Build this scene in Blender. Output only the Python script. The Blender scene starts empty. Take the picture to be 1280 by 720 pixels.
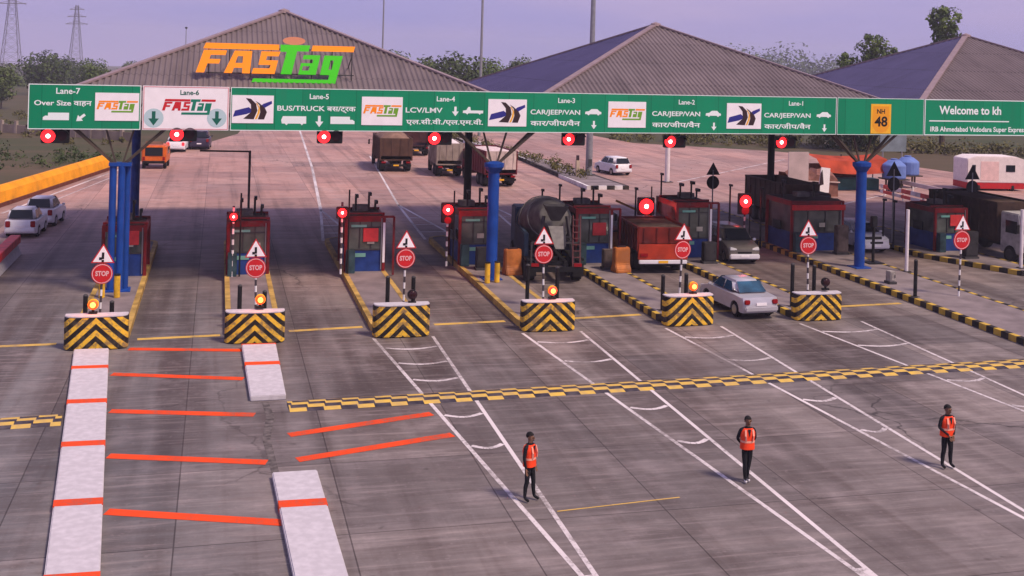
import bpy, bmesh, math, random
from mathutils import Vector, Matrix
random.seed(7)
R = math.radians
S = bpy.context.scene
COL = S.collection
# ------------------------------------------------------------------ camera
F_PX, YAW, ROLL, CY, CAM_H = 1437.0, .249, .027, 68.0, 11.0
fw = Vector((math.sin(YAW), math.cos(YAW), 0)); r0 = Vector((math.cos(YAW), -math.sin(YAW), 0)); u0 = r0.cross(fw)
rt = r0*math.cos(ROLL) + u0*math.sin(ROLL); up = -r0*math.sin(ROLL) + u0*math.cos(ROLL)
cd = bpy.data.cameras.new('camera'); cam = bpy.data.objects.new('camera', cd); COL.objects.link(cam)
M = Matrix((rt, up, -fw)).transposed().to_4x4(); M.translation = (0, 0, CAM_H); cam.matrix_world = M
cd.sensor_width = 36; cd.lens = F_PX/1280*36; cd.shift_y = (CY-360)/1280; cd.clip_end = 6000; cd.clip_start = .5
S.camera = cam
# ------------------------------------------------------------------ sky, sun, exposure
W = bpy.data.worlds.new('World'); S.world = W; W.use_nodes = True
wn, wl = W.node_tree.nodes, W.node_tree.links
bg = wn['Background']; sky = wn.new('ShaderNodeTexSky'); sky.sky_type = 'NISHITA'; sky.sun_disc = False
SUN_EL, SUN_AZ = 54, 140
sky.sun_elevation = R(SUN_EL); sky.sun_rotation = R(SUN_AZ); sky.air_density = 1.6; sky.dust_density = 3.0
mx = wn.new('ShaderNodeMix'); mx.data_type = 'RGBA'; mx.blend_type = 'MIX'; mx.inputs[0].default_value = .86
tc = wn.new('ShaderNodeTexCoord'); mp = wn.new('ShaderNodeMapping'); mp.inputs['Scale'].default_value = (1.2, 1.2, 7)
nz = wn.new('ShaderNodeTexNoise'); nz.inputs['Scale'].default_value = 1.6; nz.inputs['Detail'].default_value = 4
cr = wn.new('ShaderNodeValToRGB')
cr.color_ramp.elements[0].position = .38; cr.color_ramp.elements[0].color = (2.65, 2.5, 5.5, 1)
cr.color_ramp.elements[1].position = .64; cr.color_ramp.elements[1].color = (4.0, 3.2, 5.5, 1)
wl.new(tc.outputs['Generated'], mp.inputs[0]); wl.new(mp.outputs[0], nz.inputs['Vector']); wl.new(nz.outputs['Fac'], cr.inputs[0])
wl.new(sky.outputs[0], mx.inputs[6]); wl.new(cr.outputs[0], mx.inputs[7]); wl.new(mx.outputs[2], bg.inputs[0])
bg.inputs[1].default_value = .085
sd = bpy.data.lights.new('sun', 'SUN'); so = bpy.data.objects.new('sun', sd); COL.objects.link(so)
sd.energy = 2.7; sd.angle = R(11); sd.color = (1.0, .81, .66)
az, el = R(SUN_AZ), R(SUN_EL)
so.rotation_euler = Vector((math.sin(az)*math.cos(el), math.cos(az)*math.cos(el), math.sin(el))).to_track_quat('Z', 'Y').to_euler()
S.view_settings.view_transform = 'Standard'; S.view_settings.look = 'None'; S.view_settings.exposure = .64; S.view_settings.gamma = 1
S.view_settings.use_curve_mapping = False
# calibration helpers: a photo pixel (1280 x 720) to a point on the ground / on a plane at a given distance
def ray(x, y): return fw + rt*((x-640)/F_PX) + up*((CY-y)/F_PX)
def G(x, y, z=0):
    d = ray(x, y); t = (z-CAM_H)/d.z; return Vector((d.x*t, d.y*t, z))
def AT(x, y, Y):
    d = ray(x, y); t = Y/d.y; return Vector((d.x*t, Y, CAM_H + d.z*t))
# ------------------------------------------------------------------ materials
MATS = {}
def mat(name, c, rough=.6, metal=0, var=.12, scale=3.0, bump=0, dirt=0, spec=.18):
    if name in MATS: return MATS[name]
    m = bpy.data.materials.new(name); m.use_nodes = True; MATS[name] = m
    n, l = m.node_tree.nodes, m.node_tree.links; b = n['Principled BSDF']
    b.inputs['Roughness'].default_value = rough; b.inputs['Metallic'].default_value = metal; b.inputs['Specular IOR Level'].default_value = spec
    if var or dirt:
        tc = n.new('ShaderNodeTexCoord'); t = n.new('ShaderNodeTexNoise'); t.inputs['Scale'].default_value = scale; t.inputs['Detail'].default_value = 6
        oi = n.new('ShaderNodeObjectInfo'); va = n.new('ShaderNodeVectorMath'); va.operation = 'MULTIPLY_ADD'; va.inputs[1].default_value = (37, 53, 71)
        l.new(oi.outputs['Random'], va.inputs[0]); l.new(tc.outputs['Object'], va.inputs[2]); l.new(va.outputs[0], t.inputs['Vector'])
        r = n.new('ShaderNodeValToRGB'); e = r.color_ramp.elements
        e[0].position = .3; e[1].position = .7
        e[0].color = tuple(x*(1-var) for x in c)+(1,); e[1].color = tuple(min(1, x*(1+var)) for x in c)+(1,)
        if dirt:
            e[0].position = .40; k = e.new(.32); k.color = tuple(x*(1-dirt)+.05*dirt for x in c)+(1,)
        l.new(t.outputs['Fac'], r.inputs[0]); l.new(r.outputs[0], b.inputs['Base Color'])
        if bump:
            bp = n.new('ShaderNodeBump'); bp.inputs['Strength'].default_value = bump; l.new(t.outputs['Fac'], bp.inputs['Height']); l.new(bp.outputs[0], b.inputs['Normal'])
    else: b.inputs['Base Color'].default_value = tuple(c)+(1,)
    return m
def emit(name, c, s):
    m = bpy.data.materials.new(name); m.use_nodes = True; b = m.node_tree.nodes['Principled BSDF']
    b.inputs['Base Color'].default_value = tuple(c)+(1,); b.inputs['Emission Color'].default_value = tuple(c)+(1,); b.inputs['Emission Strength'].default_value = s
    MATS[name] = m; return m
def mnode(m, op, a, b=None, c=None):
    n = m.node_tree.nodes.new('ShaderNodeMath'); n.operation = op
    for i, v in enumerate((a, b, c)):
        if v is None: continue
        if isinstance(v, (int, float)): n.inputs[i].default_value = v
        else: m.node_tree.links.new(v, n.inputs[i])
    return n.outputs[0]
def mixc(m, fac, a, b, blend='MIX'):
    n = m.node_tree.nodes.new('ShaderNodeMix'); n.data_type = 'RGBA'; n.blend_type = blend
    for s, v in ((n.inputs[0], fac), (n.inputs[6], a), (n.inputs[7], b)):
        if isinstance(v, (int, float)): s.default_value = v
        elif isinstance(v, tuple): s.default_value = v+(1,) if len(v) == 3 else v
        else: m.node_tree.links.new(v, s)
    return n.outputs[2]
def noise(m, vec, scale, detail=5, rough=.55):
    t = m.node_tree.nodes.new('ShaderNodeTexNoise'); t.inputs['Scale'].default_value = scale; t.inputs['Detail'].default_value = detail; t.inputs['Roughness'].default_value = rough
    m.node_tree.links.new(vec, t.inputs['Vector']); return t.outputs['Fac']
def ramp(m, f, a, b):
    n = m.node_tree.nodes.new('ShaderNodeMapRange'); n.inputs[1].default_value = a; n.inputs[2].default_value = b
    m.node_tree.links.new(f, n.inputs[0]); return n.outputs[0]
def mapping(m, vec, sc, loc=(0, 0, 0)):
    n = m.node_tree.nodes.new('ShaderNodeMapping'); n.inputs['Scale'].default_value = sc; n.inputs['Location'].default_value = loc
    m.node_tree.links.new(vec, n.inputs[0]); return n.outputs[0]
def newmat(name, rough=.7):
    m = bpy.data.materials.new(name); m.use_nodes = True; b = m.node_tree.nodes['Principled BSDF']; b.inputs['Roughness'].default_value = rough; b.inputs['Specular IOR Level'].default_value = .14
    MATS[name] = m
    t = m.node_tree.nodes.new('ShaderNodeTexCoord'); s = m.node_tree.nodes.new('ShaderNodeSeparateXYZ'); m.node_tree.links.new(t.outputs['Object'], s.inputs[0])
    return m, b, t.outputs['Object'], s.outputs[0], s.outputs[1], s.outputs[2]
def link(m, a, b): m.node_tree.links.new(a, b)

# concrete carriageway: slabs with joints, wheel tracks, oil streaks, patches
def concrete():
    m, b, o, x, y, z = newmat('concrete', .62)
    big = noise(m, mapping(m, o, (.09, .05, 1)), 1.0, 6, .6)
    streak = noise(m, mapping(m, o, (1.1, .035, 1)), 1.0, 6, .62)
    cross = noise(m, mapping(m, o, (.10, 1.3, 1), (3, 9, 0)), 1.0, 5, .6)
    fine = noise(m, o, 5.0, 10, .78); brush = noise(m, mapping(m, o, (.35, 5.0, 1), (2, 1, 0)), 1.0, 6, .65)
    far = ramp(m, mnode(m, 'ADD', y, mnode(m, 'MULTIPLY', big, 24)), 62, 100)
    c = mixc(m, far, (.172, .150, .140), (.47, .265, .215))  # far concrete lighter and pinker: grazing sky reflection put into the base colour
    # bluish newer slabs in the leftmost lanes
    lf = mnode(m, 'MULTIPLY', ramp(m, x, 4.5, -1.5), ramp(m, y, 75, 50))
    c = mixc(m, mnode(m, 'MULTIPLY', lf, .55), c, (.125, .135, .145))
    c = mixc(m, mnode(m, 'MULTIPLY', ramp(m, big, .42, .75), .5), c, (.33, .28, .26))
    c = mixc(m, mnode(m, 'MULTIPLY', ramp(m, streak, .52, .74), .62), c, (.075, .052, .045))
    c = mixc(m, mnode(m, 'MULTIPLY', ramp(m, cross, .50, .78), .38), c, (.095, .065, .055))
    c = mixc(m, mnode(m, 'MULTIPLY', ramp(m, cross, .46, .26), .30), c, (.42, .35, .32))
    lane = noise(m, mapping(m, o, (.55, .045, 1), (1.3, 4, 0)), 1.0, 4, .5)
    near = mnode(m, 'MULTIPLY', ramp(m, y, 26, 40), ramp(m, y, 60, 46))
    c = mixc(m, mnode(m, 'MULTIPLY', mnode(m, 'MULTIPLY', ramp(m, lane, .47, .60), near), .72), c, (.052, .034, .030))
    mot = noise(m, mapping(m, o, (.5, .7, 1), (7, 3, 0)), 1.0, 9, .68)
    c = mixc(m, mnode(m, 'MULTIPLY', ramp(m, mot, .50, .68), .45), c, (.085, .065, .060)); c = mixc(m, mnode(m, 'MULTIPLY', ramp(m, mot, .48, .32), .35), c, (.40, .34, .33))
    dl = mnode(m, 'ABSOLUTE', mnode(m, 'SUBTRACT', mnode(m, 'MODULO', mnode(m, 'ADD', mnode(m, 'ADD', x, 598.0-4.25+2.99), mnode(m, 'MULTIPLY', big, .5)), 5.98), 2.99))
    trk = ramp(m, mnode(m, 'ABSOLUTE', mnode(m, 'SUBTRACT', dl, .85)), .50, .12); oil = ramp(m, dl, .55, .05)
    lng = ramp(m, noise(m, mapping(m, o, (.3, .07, 1), (5, 2, 0)), 1.0, 6, .65), .36, .62); zone = mnode(m, 'MULTIPLY', ramp(m, y, 14, 36), ramp(m, y, 96, 66))
    c = mixc(m, mnode(m, 'MULTIPLY', mnode(m, 'MULTIPLY', mnode(m, 'MAXIMUM', trk, oil), lng), mnode(m, 'MULTIPLY', zone, .62)), c, (.050, .038, .035))
    vo = m.node_tree.nodes.new('ShaderNodeTexVoronoi'); vo.feature = 'DISTANCE_TO_EDGE'; vo.inputs['Scale'].default_value = .16
    wv = m.node_tree.nodes.new('ShaderNodeVectorMath'); wv.operation = 'ADD'; nt = m.node_tree.nodes.new('ShaderNodeTexNoise'); nt.inputs['Scale'].default_value = .7; nt.inputs['Detail'].default_value = 5
    link(m, o, nt.inputs['Vector']); sc_ = m.node_tree.nodes.new('ShaderNodeVectorMath'); sc_.operation = 'SCALE'; sc_.inputs['Scale'].default_value = 1.6; link(m, nt.outputs['Color'], sc_.inputs[0]); link(m, o, wv.inputs[0]); link(m, sc_.outputs[0], wv.inputs[1]); link(m, wv.outputs[0], vo.inputs['Vector'])
    crk = mnode(m, 'MULTIPLY', ramp(m, vo.outputs['Distance'], .010, .003), ramp(m, big, .50, .62)); c = mixc(m, mnode(m, 'MULTIPLY', crk, .75), c, (.035, .030, .028))
    spot = noise(m, mapping(m, o, (1, 1, 1), (11, 5, 0)), 1.7, 3, .5); c = mixc(m, mnode(m, 'MULTIPLY', ramp(m, spot, .68, .76), .55), c, (.045, .035, .032))
    c = mixc(m, mnode(m, 'MULTIPLY', ramp(m, brush, .50, .66), .30), c, (.085, .06, .055)); c = mixc(m, mnode(m, 'MULTIPLY', ramp(m, brush, .47, .34), .30), c, (.40, .33, .31))
    c = mixc(m, mnode(m, 'MULTIPLY', ramp(m, fine, .56, .70), .40), c, (.42, .35, .33))
    # slab identity tint
    v = m.node_tree.nodes.new('ShaderNodeTexBrick'); v.offset = 0; v.inputs['Scale'].default_value = 1; v.inputs['Mortar Size'].default_value = .018
    v.inputs['Brick Width'].default_value = 3.85; v.inputs['Row Height'].default_value = 4.6; v.inputs['Bias'].default_value = 0
    v.inputs['Color1'].default_value = (.76, .76, .78, 1); v.inputs['Color2'].default_value = (1.14, 1.12, 1.10, 1); v.inputs['Mortar'].default_value = (.42, .40, .40, 1)
    link(m, mapping(m, o, (1, 1, 1), (.7, 1.4, 0)), v.inputs['Vector'])
    c = mixc(m, 1.0, c, v.outputs['Color'], 'MULTIPLY')
    c = mixc(m, mnode(m, 'MULTIPLY', ramp(m, fine, .35, .75), .25), c, (.06, .055, .055))
    link(m, c, b.inputs['Base Color'])
    link(m, ramp(m, streak, .8, .25), b.inputs['Roughness']); 
    mr = m.node_tree.nodes.new('ShaderNodeMapRange'); mr.inputs[3].default_value = .5; mr.inputs[4].default_value = .8
    link(m, streak, mr.inputs[0]); link(m, mr.outputs[0], b.inputs['Roughness'])
    bp = m.node_tree.nodes.new('ShaderNodeBump'); bp.inputs['Strength'].default_value = .15; bp.inputs['Distance'].default_value = .02
    link(m, fine, bp.inputs['Height']); link(m, bp.outputs[0], b.inputs['Normal'])
    return m
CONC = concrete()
def paint(name, c, wear=.5, under=(.16, .145, .15)):
    m, b, o, x, y, z = newmat(name, .6)
    n1 = noise(m, o, 5.5, 10, .8); n2 = noise(m, mapping(m, o, (.9, .16, 1)), 1.0, 5)
    k = ramp(m, mnode(m, 'ADD', mnode(m, 'MULTIPLY', n1, .6), mnode(m, 'MULTIPLY', n2, .4)), .58-.14*wear, .56-.14*wear+.10)
    g = mixc(m, ramp(m, n2, .35, .7), c, tuple(q*.72 for q in c))
    link(m, mixc(m, mnode(m, 'MULTIPLY', k, .35+.6*wear), g, under), b.inputs['Base Color']); return m
P_WHITE = paint('worn_white_paint', (.66, .60, .59), .62, (.15,.125,.115))
P_YEL = paint('worn_yellow_paint', (.62, .40, .09), .45)
P_RED = paint('red_lane_paint', (.78, .07, .010), .42, (.22,.12,.09))
def checker():
    m, b, o, x, y, z = newmat('checker_paint', .6)
    row = mnode(m, 'FLOOR', mnode(m, 'DIVIDE', y, .27)); colm = mnode(m, 'FLOOR', mnode(m, 'ADD', mnode(m, 'DIVIDE', x, .52), mnode(m, 'MULTIPLY', row, .9)))
    p = mnode(m, 'MODULO', mnode(m, 'ADD', colm, 1000), 2)
    n = noise(m, o, 2.5, 6)
    yl = mixc(m, ramp(m, n, .35, .75), (.66, .43, .07), (.42, .29, .12)); bk = mixc(m, ramp(m, n, .4, .7), (.03, .025, .035), (.10, .085, .09))
    link(m, mixc(m, p, yl, bk), b.inputs['Base Color']); return m
P_CHK = checker()
def chevron():
    m, b, o, x, y, z = newmat('chevron_paint', .5)
    t = mnode(m, 'ADD', z, mnode(m, 'MULTIPLY', mnode(m, 'ABSOLUTE', x), .95))
    f = mnode(m, 'GREATER_THAN', mnode(m, 'FRACT', mnode(m, 'DIVIDE', mnode(m, 'ADD', t, 10.02), .43)), .5)
    oi = m.node_tree.nodes.new('ShaderNodeObjectInfo'); va = m.node_tree.nodes.new('ShaderNodeVectorMath'); va.operation = 'MULTIPLY_ADD'; va.inputs[1].default_value = (37,53,71); link(m, oi.outputs['Random'], va.inputs[0]); link(m, o, va.inputs[2])
    n = noise(m, va.outputs[0], 3, 9, .7)
    sc2 = ramp(m, noise(m, mapping(m, va.outputs[0], (1,1,5)), 2.2, 8, .75), .57, .63); yl = mixc(m, ramp(m, n, .47, .60), (.80, .48, .04), (.30, .19, .07)); yl = mixc(m, mnode(m, 'MULTIPLY', sc2, .8), yl, (.12,.10,.09)); bk = mixc(m, ramp(m, n, .48, .7), (.018, .015, .015), (.09, .075, .06))
    link(m, mixc(m, f, bk, yl), b.inputs['Base Color']); return m
P_CHEV = chevron()
def kerbstripe(name, period, c1, c2, axis=1):
    m, b, o, x, y, z = newmat(name, .7)
    a = (x, y, z)[axis]
    f = mnode(m, 'GREATER_THAN', mnode(m, 'FRACT', mnode(m, 'DIVIDE', mnode(m, 'ADD', a, 200), period)), .5)
    n = noise(m, o, 1.3, 7); c = mixc(m, f, c1, c2)
    link(m, mixc(m, mnode(m, 'MULTIPLY', ramp(m, n, .45, .75), .6), c, (.13, .10, .07)), b.inputs['Base Color']); return m
K_YB = kerbstripe('yellow_black_kerb', .95, (.55, .36, .05), (.02, .018, .018))
K_BW = kerbstripe('black_white_kerb', 1.4, (.75, .72, .72), (.02, .02, .02), 0)
K_YO = mat('worn_yellow_kerb', (.40, .26, .07), .75, var=.45, scale=1.4)
POST_RW = kerbstripe('red_white_post', .5, (.75, .73, .72), (.06, .05, .06), 2)
BOL = kerbstripe('yellow_black_guard', .5, (.75, .45, .03), (.75, .45, .03), 2)
SOIL = mat('dry_field_soil', (.125, .085, .06), .95, var=.4, scale=.09, bump=.3)
def field():
    m, b, o, x, y, z = newmat('dry_field', .95)
    n1 = noise(m, o, .03, 8, .65); n2 = noise(m, mapping(m, o, (.05, .4, 1)), .5, 6, .6)
    c = mixc(m, ramp(m, n1, .38, .62), (.085, .065, .038), (.050, .060, .025)); c = mixc(m, mnode(m, 'MULTIPLY', ramp(m, n2, .5, .75), .7), c, (.14, .09, .06))
    link(m, c, b.inputs['Base Color']); return m
FIELD = field()
def leafmat(name, c1, c2):
    m, b, o, x, y, z = newmat(name, .7)
    n = noise(m, o, .8, 4); n2 = noise(m, o, 9, 3)
    c = mixc(m, ramp(m, n, .38, .62), c1, c2); c = mixc(m, mnode(m, 'MULTIPLY', ramp(m, n2, .5, .7), .5), c, tuple(k*1.5 for k in c2))
    link(m, c, b.inputs['Base Color']); b.inputs['Specular IOR Level'].default_value = .2; return m
LEAF = leafmat('leaf_green', (.035, .065, .012), (.10, .14, .028)); LEAF_D = leafmat('leaf_dark', (.022, .042, .010), (.06, .085, .022))
LEAF_B = leafmat('leaf_far', (.045, .070, .020), (.09, .12, .032)); LEAF_O = leafmat('hedge_leaf', (.05, .05, .015), (.13, .115, .03))
BARK = mat('bark', (.09, .065, .05), .9, var=.3)
DRED = mat('dark_red_frame', (.20, .014, .016), .45, var=.25, scale=2, dirt=.5); BLUE = mat('blue_steel', (.010, .055, .27), .4, var=.2, scale=1.5)
DBLUE = mat('booth_blue', (.018, .05, .21), .5, var=.3, scale=2); BLACK = mat('black_paint', (.012, .012, .013), .45, var=.3); DGREY = mat('dark_grey', (.05, .047, .048), .6, var=.3)
GREY = mat('grey_metal', (.28, .28, .29), .45, .4, var=.15); TRUSS = mat('dark_truss_steel', (.085, .065, .05), .55, .3, var=.25)
GLASS = mat('dark_glass', (.010, .014, .020), .12, 0, var=0, spec=.3); GLASSB = mat('booth_glass', (.085, .095, .08), .1, 0, var=.5, scale=1.2, spec=.7)
CONCW = mat('white_washed_concrete', (.50, .47, .49), .75, var=.09, scale=5, bump=.3, dirt=.10); PAVE = mat('island_paving', (.20, .165, .165), .85, var=.28, scale=.9, bump=.2)
def signmat():
    m, b, o, x, y, z = newmat('sign_green', .42); b.inputs['Specular IOR Level'].default_value = .25
    j = mnode(m, 'GREATER_THAN', mnode(m, 'FRACT', mnode(m, 'DIVIDE', mnode(m, 'ADD', x, 20), 1.22)), .975)
    pn = noise(m, mapping(m, mnode(m, 'FLOOR', mnode(m, 'DIVIDE', mnode(m, 'ADD', x, 20), 1.22)), (5.7,0,0)), 1.0, 0); st = noise(m, mapping(m, o, (2.5,1,.25)), 1.0, 6, .6)
    c = mixc(m, ramp(m, pn, .35, .65), (.0,.215,.095), (.004,.26,.118)); c = mixc(m, mnode(m, 'MULTIPLY', ramp(m, st, .5, .75), .35), c, (.03,.15,.085)); c = mixc(m, mnode(m, 'MULTIPLY', j, .55), c, (.0,.09,.045))
    link(m, c, b.inputs['Base Color']); return m
GREEN = signmat(); SWHITE = mat('sign_white', (.86, .82, .83), .5, var=.04)
STXT = mat('sign_lettering_white', (.78, .85, .82), .5, var=0); ORANGE = mat('orange_paint', (.95, .27, .006), .45, var=0); LGREEN = mat('bright_green_paint', (.05, .50, .008), .45, var=0)
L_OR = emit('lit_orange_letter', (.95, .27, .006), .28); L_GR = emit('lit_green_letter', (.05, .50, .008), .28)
SRED = mat('red_sign', (.56, .02, .025), .4, var=.08); SIGNY = mat('yellow_sign', (.85, .45, .03), .5, var=.05); NAVY = mat('navy_print', (.03, .03, .22), .5, var=.05); BRN = mat('dark_brown_print', (.04, .022, .025), .5, var=0)
RUB = mat('tyre_rubber', (.016, .015, .016), .8, var=.2); CHROME = mat('rim_metal', (.45, .45, .46), .3, .8, var=.1)
E_RED = emit('red_lamp_glow', (1, .015, .02), 1.5); E_CORE = emit('red_lamp_core', (1, .55, .5), 9); E_AMB = emit('amber_glow', (1, .045, .004), 1.4); E_AMBC = emit('amber_core', (1, .30, .05), 3.2)
RLENS = mat('red_lens', (.26, .008, .012), .2, var=0); DLENS = mat('dark_lens', (.03, .01, .012), .2, var=0)
# ------------------------------------------------------------------ mesh building
class MB:
    def __init__(s): s.v = []; s.f = []; s.m = []
    def add(s, vs, fs, mi=0):
        k = len(s.v); s.v += [tuple(v) for v in vs]; s.f += [tuple(i+k for i in f) for f in fs]; s.m += [mi]*len(fs); return s
    def box(s, c, d, mi=0, rz=0):
        x, y, z = [k/2 for k in d]; cs, sn = math.cos(rz), math.sin(rz)
        vs = [(c[0]+a*x*cs-b*y*sn, c[1]+a*x*sn+b*y*cs, c[2]+e*z) for a, b, e in ((-1,-1,-1),(1,-1,-1),(1,1,-1),(-1,1,-1),(-1,-1,1),(1,-1,1),(1,1,1),(-1,1,1))]
        return s.add(vs, [(3,2,1,0),(4,5,6,7),(0,1,5,4),(1,2,6,5),(2,3,7,6),(3,0,4,7)], mi)
    def bar(s, a, b, w, h=None, mi=0):
        a, b = Vector(a), Vector(b); d = (b-a).normalized(); h = h or w
        n = d.cross(Vector((0,0,1))); n = Vector((1,0,0)) if n.length < 1e-4 else n.normalized(); k = n.cross(d)
        vs = [p+n*i*w/2+k*j*h/2 for p in (a, b) for i, j in ((-1,-1),(1,-1),(1,1),(-1,1))]
        return s.add(vs, [(3,2,1,0),(4,5,6,7),(0,1,5,4),(1,2,6,5),(2,3,7,6),(3,0,4,7)], mi)
    def tube(s, a, b, r, r1=None, n=10, mi=0):
        a, b = Vector(a), Vector(b); d = (b-a).normalized(); r1 = r if r1 is None else r1
        p = d.cross(Vector((0,0,1))); p = Vector((1,0,0)) if p.length < 1e-4 else p.normalized(); q = d.cross(p)
        vs = []
        for c, rr in ((a, r), (b, r1)):
            vs += [c+(p*math.cos(2*math.pi*i/n)+q*math.sin(2*math.pi*i/n))*rr for i in range(n)]
        return s.add(vs, [(i, (i+1)%n, n+(i+1)%n, n+i) for i in range(n)]+[tuple(range(n-1,-1,-1)), tuple(range(n,2*n))], mi)
    def prism(s, poly, ax, d0, d1, mi=0):
        def pt(u, v, d): return {'x': (d,u,v), 'y': (u,d,v), 'z': (u,v,d)}[ax]
        n = len(poly); vs = [pt(u,v,d0) for u,v in poly]+[pt(u,v,d1) for u,v in poly]
        return s.add(vs, [tuple(range(n-1,-1,-1)), tuple(range(n,2*n))]+[(i,(i+1)%n,n+(i+1)%n,n+i) for i in range(n)], mi)
    def poly(s, pts, mi=0): return s.add(pts, [tuple(range(len(pts)))], mi)
    def lathe(s, prof, n=20, base=(0,0,0), mi=0, axis=None):
        k = len(prof); vs = []
        for r, z in prof: vs += [Vector((r*math.cos(2*math.pi*i/n), r*math.sin(2*math.pi*i/n), z)) for i in range(n)]
        if axis is not None:
            q = Vector(axis).normalized().to_track_quat('Z','Y'); vs = [q@v for v in vs]
        vs = [v+Vector(base) for v in vs]
        fs = [(j*n+i, j*n+(i+1)%n, (j+1)*n+(i+1)%n, (j+1)*n+i) for j in range(k-1) for i in range(n)]
        return s.add(vs, fs+[tuple(range(n-1,-1,-1)), tuple((k-1)*n+i for i in range(n))], mi)
    def mesh(s, name, mats, smooth=False, bevel=0, seg=2, recalc=True):
        me = bpy.data.meshes.new(name); me.from_pydata(s.v, [], s.f)
        mats = mats if isinstance(mats, (list, tuple)) else [mats]
        for k in mats: me.materials.append(k)
        me.polygons.foreach_set('material_index', s.m)
        if recalc or bevel:
            bm = bmesh.new(); bm.from_mesh(me)
            if recalc: bmesh.ops.recalc_face_normals(bm, faces=bm.faces)
            if bevel:
                bmesh.ops.bevel(bm, geom=[e for e in bm.edges if e.is_manifold and e.calc_face_angle(0) > .35], offset=bevel, segments=seg, affect='EDGES', clamp_overlap=True)
            bm.to_mesh(me); bm.free()
        if smooth: me.polygons.foreach_set('use_smooth', [True]*len(me.polygons))
        return me
    def build(s, name, mats, parent=None, loc=None, rz=0, **k):
        o = bpy.data.objects.new(name, s.mesh(name, mats, **k)); COL.objects.link(o)
        if parent: o.parent = parent
        if loc: o.location = loc
        if rz: o.rotation_euler.z = rz
        return o
def tag(o, label=None, cat=None, group=None, kind=None):
    if label: o['label'] = label
    if cat: o['category'] = cat
    if group: o['group'] = group
    if kind: o['kind'] = kind
    return o
def thing(name, label, cat, loc=(0,0,0), rz=0, group=None):
    o = bpy.data.objects.new(name, None); COL.objects.link(o); o.location = loc; o.rotation_euler.z = rz; o.empty_display_size = .3
    return tag(o, label, cat, group)
def copy_tree(o, parent=None):
    c = o.copy(); COL.objects.link(c); c.parent = parent
    for ch in list(o.children): copy_tree(ch, c)
    return c
def struct(o, label=None, cat=None): return tag(o, label, cat, None, 'structure')
def text_poly(txt, size, w=None, align='CENTER', bold=0, shear=0):
    cu = bpy.data.curves.new('t', 'FONT'); cu.body = txt; cu.size = size; cu.align_x = align; cu.align_y = 'CENTER'; cu.resolution_u = 3; cu.offset = bold; cu.shear = shear
    o = bpy.data.objects.new('t', cu); COL.objects.link(o); dg = bpy.context.evaluated_depsgraph_get(); dg.update()
    me = bpy.data.meshes.new_from_object(o.evaluated_get(dg)); bpy.data.objects.remove(o); bpy.data.curves.remove(cu)
    vs = [v.co.copy() for v in me.vertices]; fs = [tuple(p.vertices) for p in me.polygons]; bpy.data.meshes.remove(me)
    if w and vs:
        a = min(v.x for v in vs); b = max(v.x for v in vs); k = w/(b-a); mid = (a+b)/2 if align == 'CENTER' else 0
        for v in vs: v.x = (v.x-mid)*k
    return vs, fs
# ------------------------------------------------------------------ ground, road, islands, markings
def sheet(name, pts, m, z, label=None, cat=None):
    o = MB().poly([(x,y,z) for x,y in pts]).build(name, m, recalc=False); return struct(o, label, cat)
def GZ(y): return -.06 if y < 250 else -.06-.0150*(y-250)
gm_ = MB()
for ya, yb in ((-60,250),(250,700),(700,1400),(1400,2100)): gm_.poly([(-1800,ya,GZ(ya)),(1800,ya,GZ(ya)),(1800,yb,GZ(yb)),(-1800,yb,GZ(yb))])
struct(gm_.build('ground', FIELD, recalc=False), 'dry olive brown fields falling away gently to the horizon', 'ground')
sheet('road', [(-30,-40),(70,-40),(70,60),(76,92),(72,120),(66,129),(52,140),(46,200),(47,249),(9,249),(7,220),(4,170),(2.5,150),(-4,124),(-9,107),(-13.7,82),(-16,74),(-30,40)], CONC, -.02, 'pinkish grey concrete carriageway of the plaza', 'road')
ISL = [-5.1, .5, 6.05, 12.0, 18.1, 24.1]; IW = 2.1; HUMP = 35.4
def rounded(x0, x1, y0, y1, r=.9, n=6):
    c = (x0+x1)/2; a = (x1-x0)/2; pts = []
    for i in range(n+1): t = math.pi+math.pi*i/n; pts.append((c+a*math.cos(t), y0+r+r*math.sin(t)))
    for i in range(n+1): t = math.pi*i/n; pts.append((c+a*math.cos(t), y1-r+r*math.sin(t)))
    return pts
def island(pts, kmat, name='traffic_island', label=None, h=.24, kw=.22):
    cx = sum(p[0] for p in pts)/len(pts); cy = sum(p[1] for p in pts)/len(pts)
    inn = []
    n = len(pts)
    for i in range(n):
        a, b, c = Vector(pts[i-1]), Vector(pts[i]), Vector(pts[(i+1)%n])
        d = ((b-a).normalized()+(c-b).normalized()).normalized(); inn.append((b.x-d.y*kw, b.y+d.x*kw))
    root = struct(bpy.data.objects.new(name, None), label, 'traffic island'); COL.objects.link(root); root.location = (cx, cy, 0)
    k = MB(); vs = [(x-cx,y-cy,-.05) for x,y in pts]+[(x-cx,y-cy,h) for x,y in pts]+[(x-cx,y-cy,h) for x,y in inn]
    k.add(vs, [(i,(i+1)%n,n+(i+1)%n,n+i) for i in range(n)]+[(n+i,n+(i+1)%n,2*n+(i+1)%n,2*n+i) for i in range(n)])
    k.build('kerb', kmat, root); MB().poly([(x-cx,y-cy,h-.012) for x,y in inn]).build('paving', PAVE, root, recalc=False)
    return root
for i, x in enumerate(ISL):
    island(rounded(x, x+IW, 44.3, 66.5), K_YO if i < 4 else K_YB, label='narrow concrete toll island with %s kerb' % ('worn yellow' if i < 4 else 'yellow and black'))
island([(31.15,30),(35.1,30),(35.1,77),(31.6,77),(31.5,58)], K_YB, label='wide central toll island with yellow and black kerb', kw=.3)
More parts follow.
